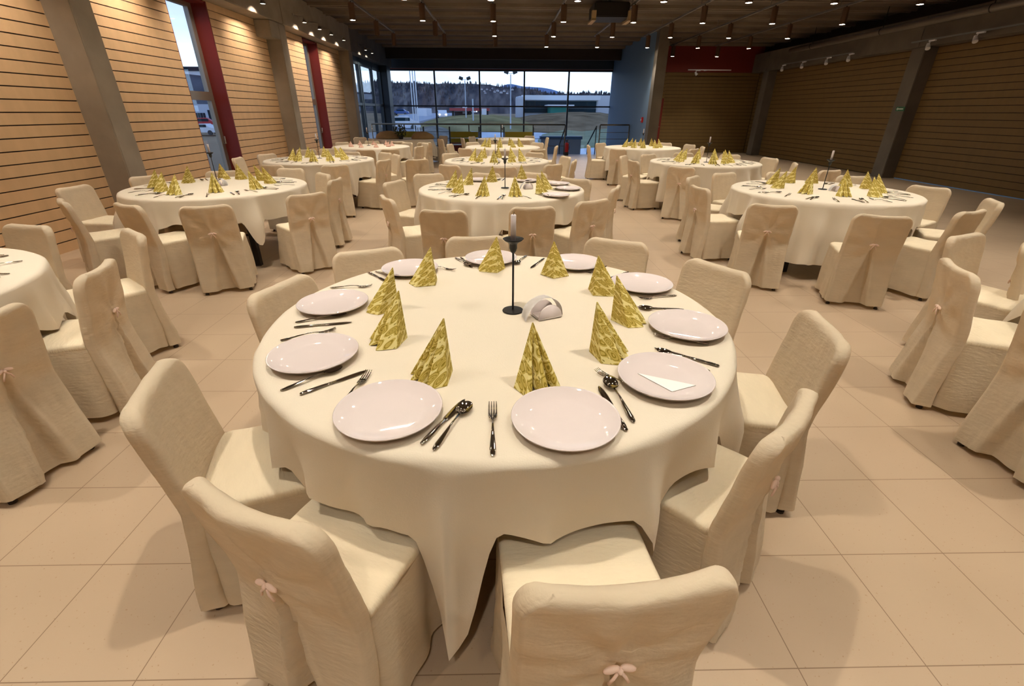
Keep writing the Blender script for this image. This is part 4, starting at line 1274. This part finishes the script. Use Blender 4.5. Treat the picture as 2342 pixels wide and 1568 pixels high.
def bld(name, label, cat, pxa, pxb, ptop, pbase, Yd, dep, mw, extra=None):
    a, b = at(pxa, ptop, Y=Yd), at(pxb, pbase, Y=Yd)
    t = empty(name, ((a.x+b.x)/2, Yd, gz(Yd)), label=label, cat=cat)
    w, h = (b.x-a.x)/2, a.z-gz(Yd)
    obj('wall', boxbm(-w, 0, 0, w, dep, h), mw, t)
    return t, w, h
wm = mat('pale_wall', srgb(190, 196, 206), .8); tealg = mat('dark_teal_glass', srgb(24, 48, 58), .7, spec=.2); teal = mat('teal_panel', srgb(0, 128, 120), .5); wht = mat('bright_roof', srgb(225, 230, 236), .6)
t, w, h = bld('office_building', 'long pale office building with dark glass band and teal entrance', 'building', 1198, 1366, 221, 258, 120, 30, wm)
def zpx(py, Yd=120): return max(0, at(1280, py, Y=Yd).z-gz(Yd))
def bx(pxa, pxb, pa, pb, y0=-.3, y1=0, Yd=120):
    xa, xb = at(pxa, pa, Y=Yd).x, at(pxb, pb, Y=Yd).x; cx = t.location.x
    return boxbm(xa-cx, y0, zpx(pb), xb-cx, y1, zpx(pa))
obj('roof', boxbm(-w-.5, -1, zpx(229), w+.3, 30, h+.3), wht, t)
for k in range(14):
    pa = 1201+k*11.6; obj('window', bx(pa, pa+10.8, 231, 247), tealg, t)
obj('ground_floor_glass', bx(1200, 1362, 248, 258), tealg, t)
obj('canopy', bx(1245, 1301, 240.5, 244.5, -9, 0), wht, t)
for k in range(3): obj('entrance_panel', bx(1252+k*12.6, 1264+k*12.6, 245, 262, -8, 0), teal, t)
t, w, h = bld('annex_building', 'plain pale flat building at the right end of the long office building', 'building', 1341, 1460, 218, 258, 153, 25, mat('pale_wall_b', srgb(206, 208, 214), .8))
obj('door', boxbm(-w*.8, -.2, 0, -w*.8+2, 0, 2), tealg, t)
# round white silo end
p = at(1189, 226, Y=118); bm = bmesh.new(); rr = at(1199, 240, Y=118).x-at(1179, 240, Y=118).x
lathe(bm, [(rr/2, 0), (rr/2, p.z-gz(118)), (rr/2*.9, p.z-gz(118)+.4), (0, p.z-gz(118)+.6)], 24)
o = obj('round_tower', bm, wm); o.location = (p.x, 118, gz(118)); tag(o, 'round pale tower at the left end of the long office building', 'tower')
# houses on the hill
hw = mat('house_wall', srgb(232, 234, 240), .8); hr = mat('house_roof', srgb(170, 160, 165), .8)
rn = random.Random(4)
hs = [(1102, 205), (1108, 210), (1114, 206), (1121, 209), (1126, 204), (1131, 211), (1138, 208), (1146, 212), (1153, 209), (1160, 214), (1172, 206), (1110, 214)]
for i, (px, py) in enumerate(hs):
    rz_ = at(px, interp(RIDGE, px), Y=DR); sv = .74
    while sv < 1:
        zt = gz(DR)+(rz_.z-gz(DR))*interp([(0, 0), (.29, .35), (.64, .72), (1, 1)], (sv-.72)/.28); p = at(px, py, Y=DR*sv)
        if p.z <= zt: break
        sv += .004
    yd = DR*sv
    t = empty('house', (p.x, yd, p.z-.3), label='tiny white house on the wooded hill, %s from the left in the cluster' % (ORD[i] if i < 10 else ('eleventh', 'lowest')[i-10]), cat='house', group='white houses on the hill')
    s = rn.uniform(.4, .7)
    obj('wall', boxbm(-s, -.8, -.9, s, .8, .6), hw, t)
    bm = bmesh.new(); a = [bm.verts.new(v) for v in ((-s*1.1, -1.1, .6), (s*1.1, -1.1, .6), (0, -1.1, 1.1))]; b = [bm.verts.new((v.co.x, 1.1, v.co.z)) for v in a]
    bm.faces.new(a); bm.faces.new(list(reversed(b)))
    for k in range(3): bm.faces.new((a[k], a[(k+1) % 3], b[(k+1) % 3], b[k]))
    obj('roof', bm, hr, t)
# masts with floodlights, flagpoles
gal = mat('galvanised', srgb(190, 200, 212), .5); drk = mat('floodlight_dark', srgb(60, 64, 66), .6)
for i, (px, py, Yd) in enumerate(((1063, 184, 70), (1168, 170, 62))):
    p = at(px, py, Y=Yd)
    t = empty('floodlight_mast', (p.x, Yd, gz(Yd)), label='tall thin floodlight mast beyond the glass front, %s of the two' % ('left' if i == 0 else 'right'), cat='mast', group='floodlight masts')
    bm = bmesh.new(); hh = p.z-gz(Yd); tube(bm, [(0, 0, 0), (0, 0, hh)], [.09, .05], 8); tube(bm, [(-.5, 0, hh+.1), (.5, 0, hh+.1)], .03, 6); obj('pole', bm, gal, t)
    for sx in (-1, 1):
        bm = bmesh.new(); vs = box(bm, -.26, -.12, -.16, .26, .12, .16)
        bmesh.ops.rotate(bm, verts=vs, cent=(0, 0, 0), matrix=Matrix.Rotation(sx*-.35, 3, 'Y') @ Matrix.Rotation(.5, 3, 'X'))
        bmesh.ops.translate(bm, verts=vs, vec=(sx*.5, 0, hh+.25)); obj('floodlight', bm, drk, t)
p = at(1081, 226, Y=66); bm = bmesh.new(); tube(bm, [(0, 0, 0), (0, 0, p.z-gz(66))], .09, 8)
o = obj('street_pole', bm, gal); o.location = (p.x, 66, gz(66)); tag(o, 'short pale pole right of the left floodlight mast', 'pole')
for i, (pa, pb) in enumerate(((937, 948), (942.5, 953.5), (947.5, 958.5))):
    p = at(pb, 298, Y=50); bm = bmesh.new(); tube(bm, [(0, 0, 0), (0, 0, 5.2-gz(50))], .05, 10)
    o = obj('flagpole', bm, wht); o.location = (p.x, 50, gz(50)); tag(o, 'white flagpole beyond the left part of the glass front, %s of three' % ('left', 'middle', 'right')[i], 'flagpole', 'white flagpoles')
# far low buildings, signs and cars
def small(name, label, cat, px, py, wpx, hpx, Yd, m, dep=4, grp=None):
    a, b = at(px-wpx/2, py-hpx, Y=Yd), at(px+wpx/2, py, Y=Yd)
    bm = boxbm(-(b.x-a.x)/2, 0, 0, (b.x-a.x)/2, dep, a.z-gz(Yd))
    o = obj(name, bm, m); o.location = ((a.x+b.x)/2, Yd, gz(Yd)); return tag(o, label, cat, grp)
rd = mat('canopy_red', srgb(170, 70, 70), .6); bl = mat('sign_blue', srgb(30, 110, 200), .5); dk = mat('kiosk_dark', srgb(70, 74, 80), .7)
def station():
    Yd = 105; a, b = at(1031, 247, Y=Yd), at(1119, 262, Y=Yd)
    t = empty('filling_station', ((a.x+b.x)/2, Yd, gz(Yd)), label='small filling station with a long thin red canopy beyond the glass front', cat='filling station')
    w = (b.x-a.x)/2
    obj('canopy', boxbm(-w, -3, a.z-gz(Yd)-.5, w, 6, a.z-gz(Yd)), rd, t)
    for x in (-w*.9, 0, w*.9): obj('canopy_post', boxbm(x-.2, 0, 0, x+.2, .4, a.z-gz(Yd)-.5), drk, t)
    obj('shop', boxbm(-w*.9, 3, 0, -w*.1, 7, a.z-gz(Yd)-.6), dk, t); obj('window', boxbm(-w*.45, 2.8, .8, -w*.2, 3, 2.2), wht, t)
station()
o = small('price_sign', 'white and blue sign board by the filling station', 'sign', 1107, 257, 11, 9, 100, wht, 1); b_ = obj('blue_panel', boxbm(.2, -.05, .1, 1.2, -.001, .7), bl, o)
small('white_hall', 'small white hall behind the flagpoles', 'building', 964, 259, 24, 12, 110, wht, 8)
def car(label, px, py, Yd, m, rz=0, sc=1, lights=False):
    p = at_g(px, py); t = empty('car', (p.x, p.y, p.z+.07), rz, label, 'car', 'cars outside'); t.scale = (sc,)*3
    bm = bmesh.new()
    prof = [(-2.1, .35), (-2.1, .8), (-1.9, .95), (-1.2, 1.0), (-.6, 1.42), (.8, 1.45), (1.4, 1.0), (2.0, .9), (2.15, .6), (2.15, .35)]
    A = [bm.verts.new((x, -.8, z)) for x, z in prof]; B = [bm.verts.new((x, .8, z)) for x, z in prof]
    bm.faces.new(A); bm.faces.new(list(reversed(B)))
    for k in range(len(prof)): bm.faces.new((A[k], A[(k+1) % len(prof)], B[(k+1) % len(prof)], B[k]))
    obj('body', bm, m, t)
    obj('side_window', boxbm(-.9, -.815, 1.0, 1.0, -.79, 1.33), tealg, t)
    for x in (-1.35, 1.35):
        for y in (-.78, .78):
            bm = bmesh.new(); tube(bm, [(x, y-.09, .32), (x, y+.09, .32)], .32, 14); obj('wheel', bm, drk, t)
    if lights:
        for y in (-.6, .6):
            bm = bmesh.new(); ellips(bm, (2.15, y, .7), (.1, .16, .12)); obj('headlight', bm, M['headlight'], t)
cw, cb, cred = mat('car_white', srgb(225, 228, 235), .3), mat('car_blue', srgb(50, 90, 160), .3), mat('car_red', srgb(190, 30, 40), .3)
car('white van-like car on the road left of the filling station, headlights on', 1012, 272, 95, cw, R(-80), 1, True)
car('pale car with lit headlights beside the filling station', 1085, 260, 98, cw, R(-80), 1, True)
car('white car parked below the left end of the glass front', 919, 300, 58, cw, R(10), 1.1)
car('small blue car parked far off behind the flagpoles', 917, 264, 100, cb, R(0), 1)
# seen through the left windows
bw = mat('white_industrial', srgb(196, 206, 220), .8)
def left_hall():
    q = at_g(465, 290); D = q.y
    a, b = at(438, 238, Y=D), at(500, 292, Y=D)
    t = empty('white_hall', ((a.x+b.x)/2, D, q.z), label='white industrial hall with dark windows seen through the near left window', cat='building')
    w = (b.x-a.x)/2
    H_ = a.z-q.z; obj('wall', boxbm(-w-6, 0, 0, w+4, 12, H_), bw, t)
    for k in range(4):
        obj('window', boxbm(-w+w*.1+k*w*.25, -.06, H_*.4, -w+w*.3+k*w*.25, .0, H_*.62), tealg, t)
    obj('door', boxbm(w*.35, -.06, .0, w*.6, 0, H_*.75), tealg, t)
left_hall()
car('red car parked before the white hall, seen through the near left window', 466, 297, 38, cred, R(20), .9)
car('white car in front of the red car, seen through the near left window', 468, 310, 34, cw, R(0), .8)
car('silver car beside the white car, seen through the near left window', 520, 302, 34, mat('car_silver', srgb(170, 178, 190), .3), R(0), .8)
p = at(434, 166, Y=120)
t = empty('house', (p.x, 120, p.z-1), label='white house with a dark roof on the slope seen through the near left window', cat='house')
obj('wall', boxbm(-4.5, -2, -9, 4.5, 4, 1.2), hw, t); obj('roof', boxbm(-5, -2.3, 1.2, 5, 4.3, 2.0), tealg, t); obj('window', boxbm(-2, -2.1, -.5, 2, -2.0, .3), tealg, t)
A = [at(px, interp([(250, 158), (400, 164), (470, 172), (560, 185), (700, 225), (760, 252)], px)+2, Y=118) for px in range(250, 770, 20)]
sheet('slope', 0, [[(p.x*.93, p.y*.93, gz(p.y*.93)-.2) for p in A], [(p.x*.97, p.y*.97, gz(p.y)+(p.z-gz(p.y))*.6) for p in A], [tuple(p) for p in A], [(p.x*1.1, p.y*1.2, 0) for p in A]], mat('slope_scrub', srgb(96, 104, 112), 1, spec=0, var=.35, vscale=.12))
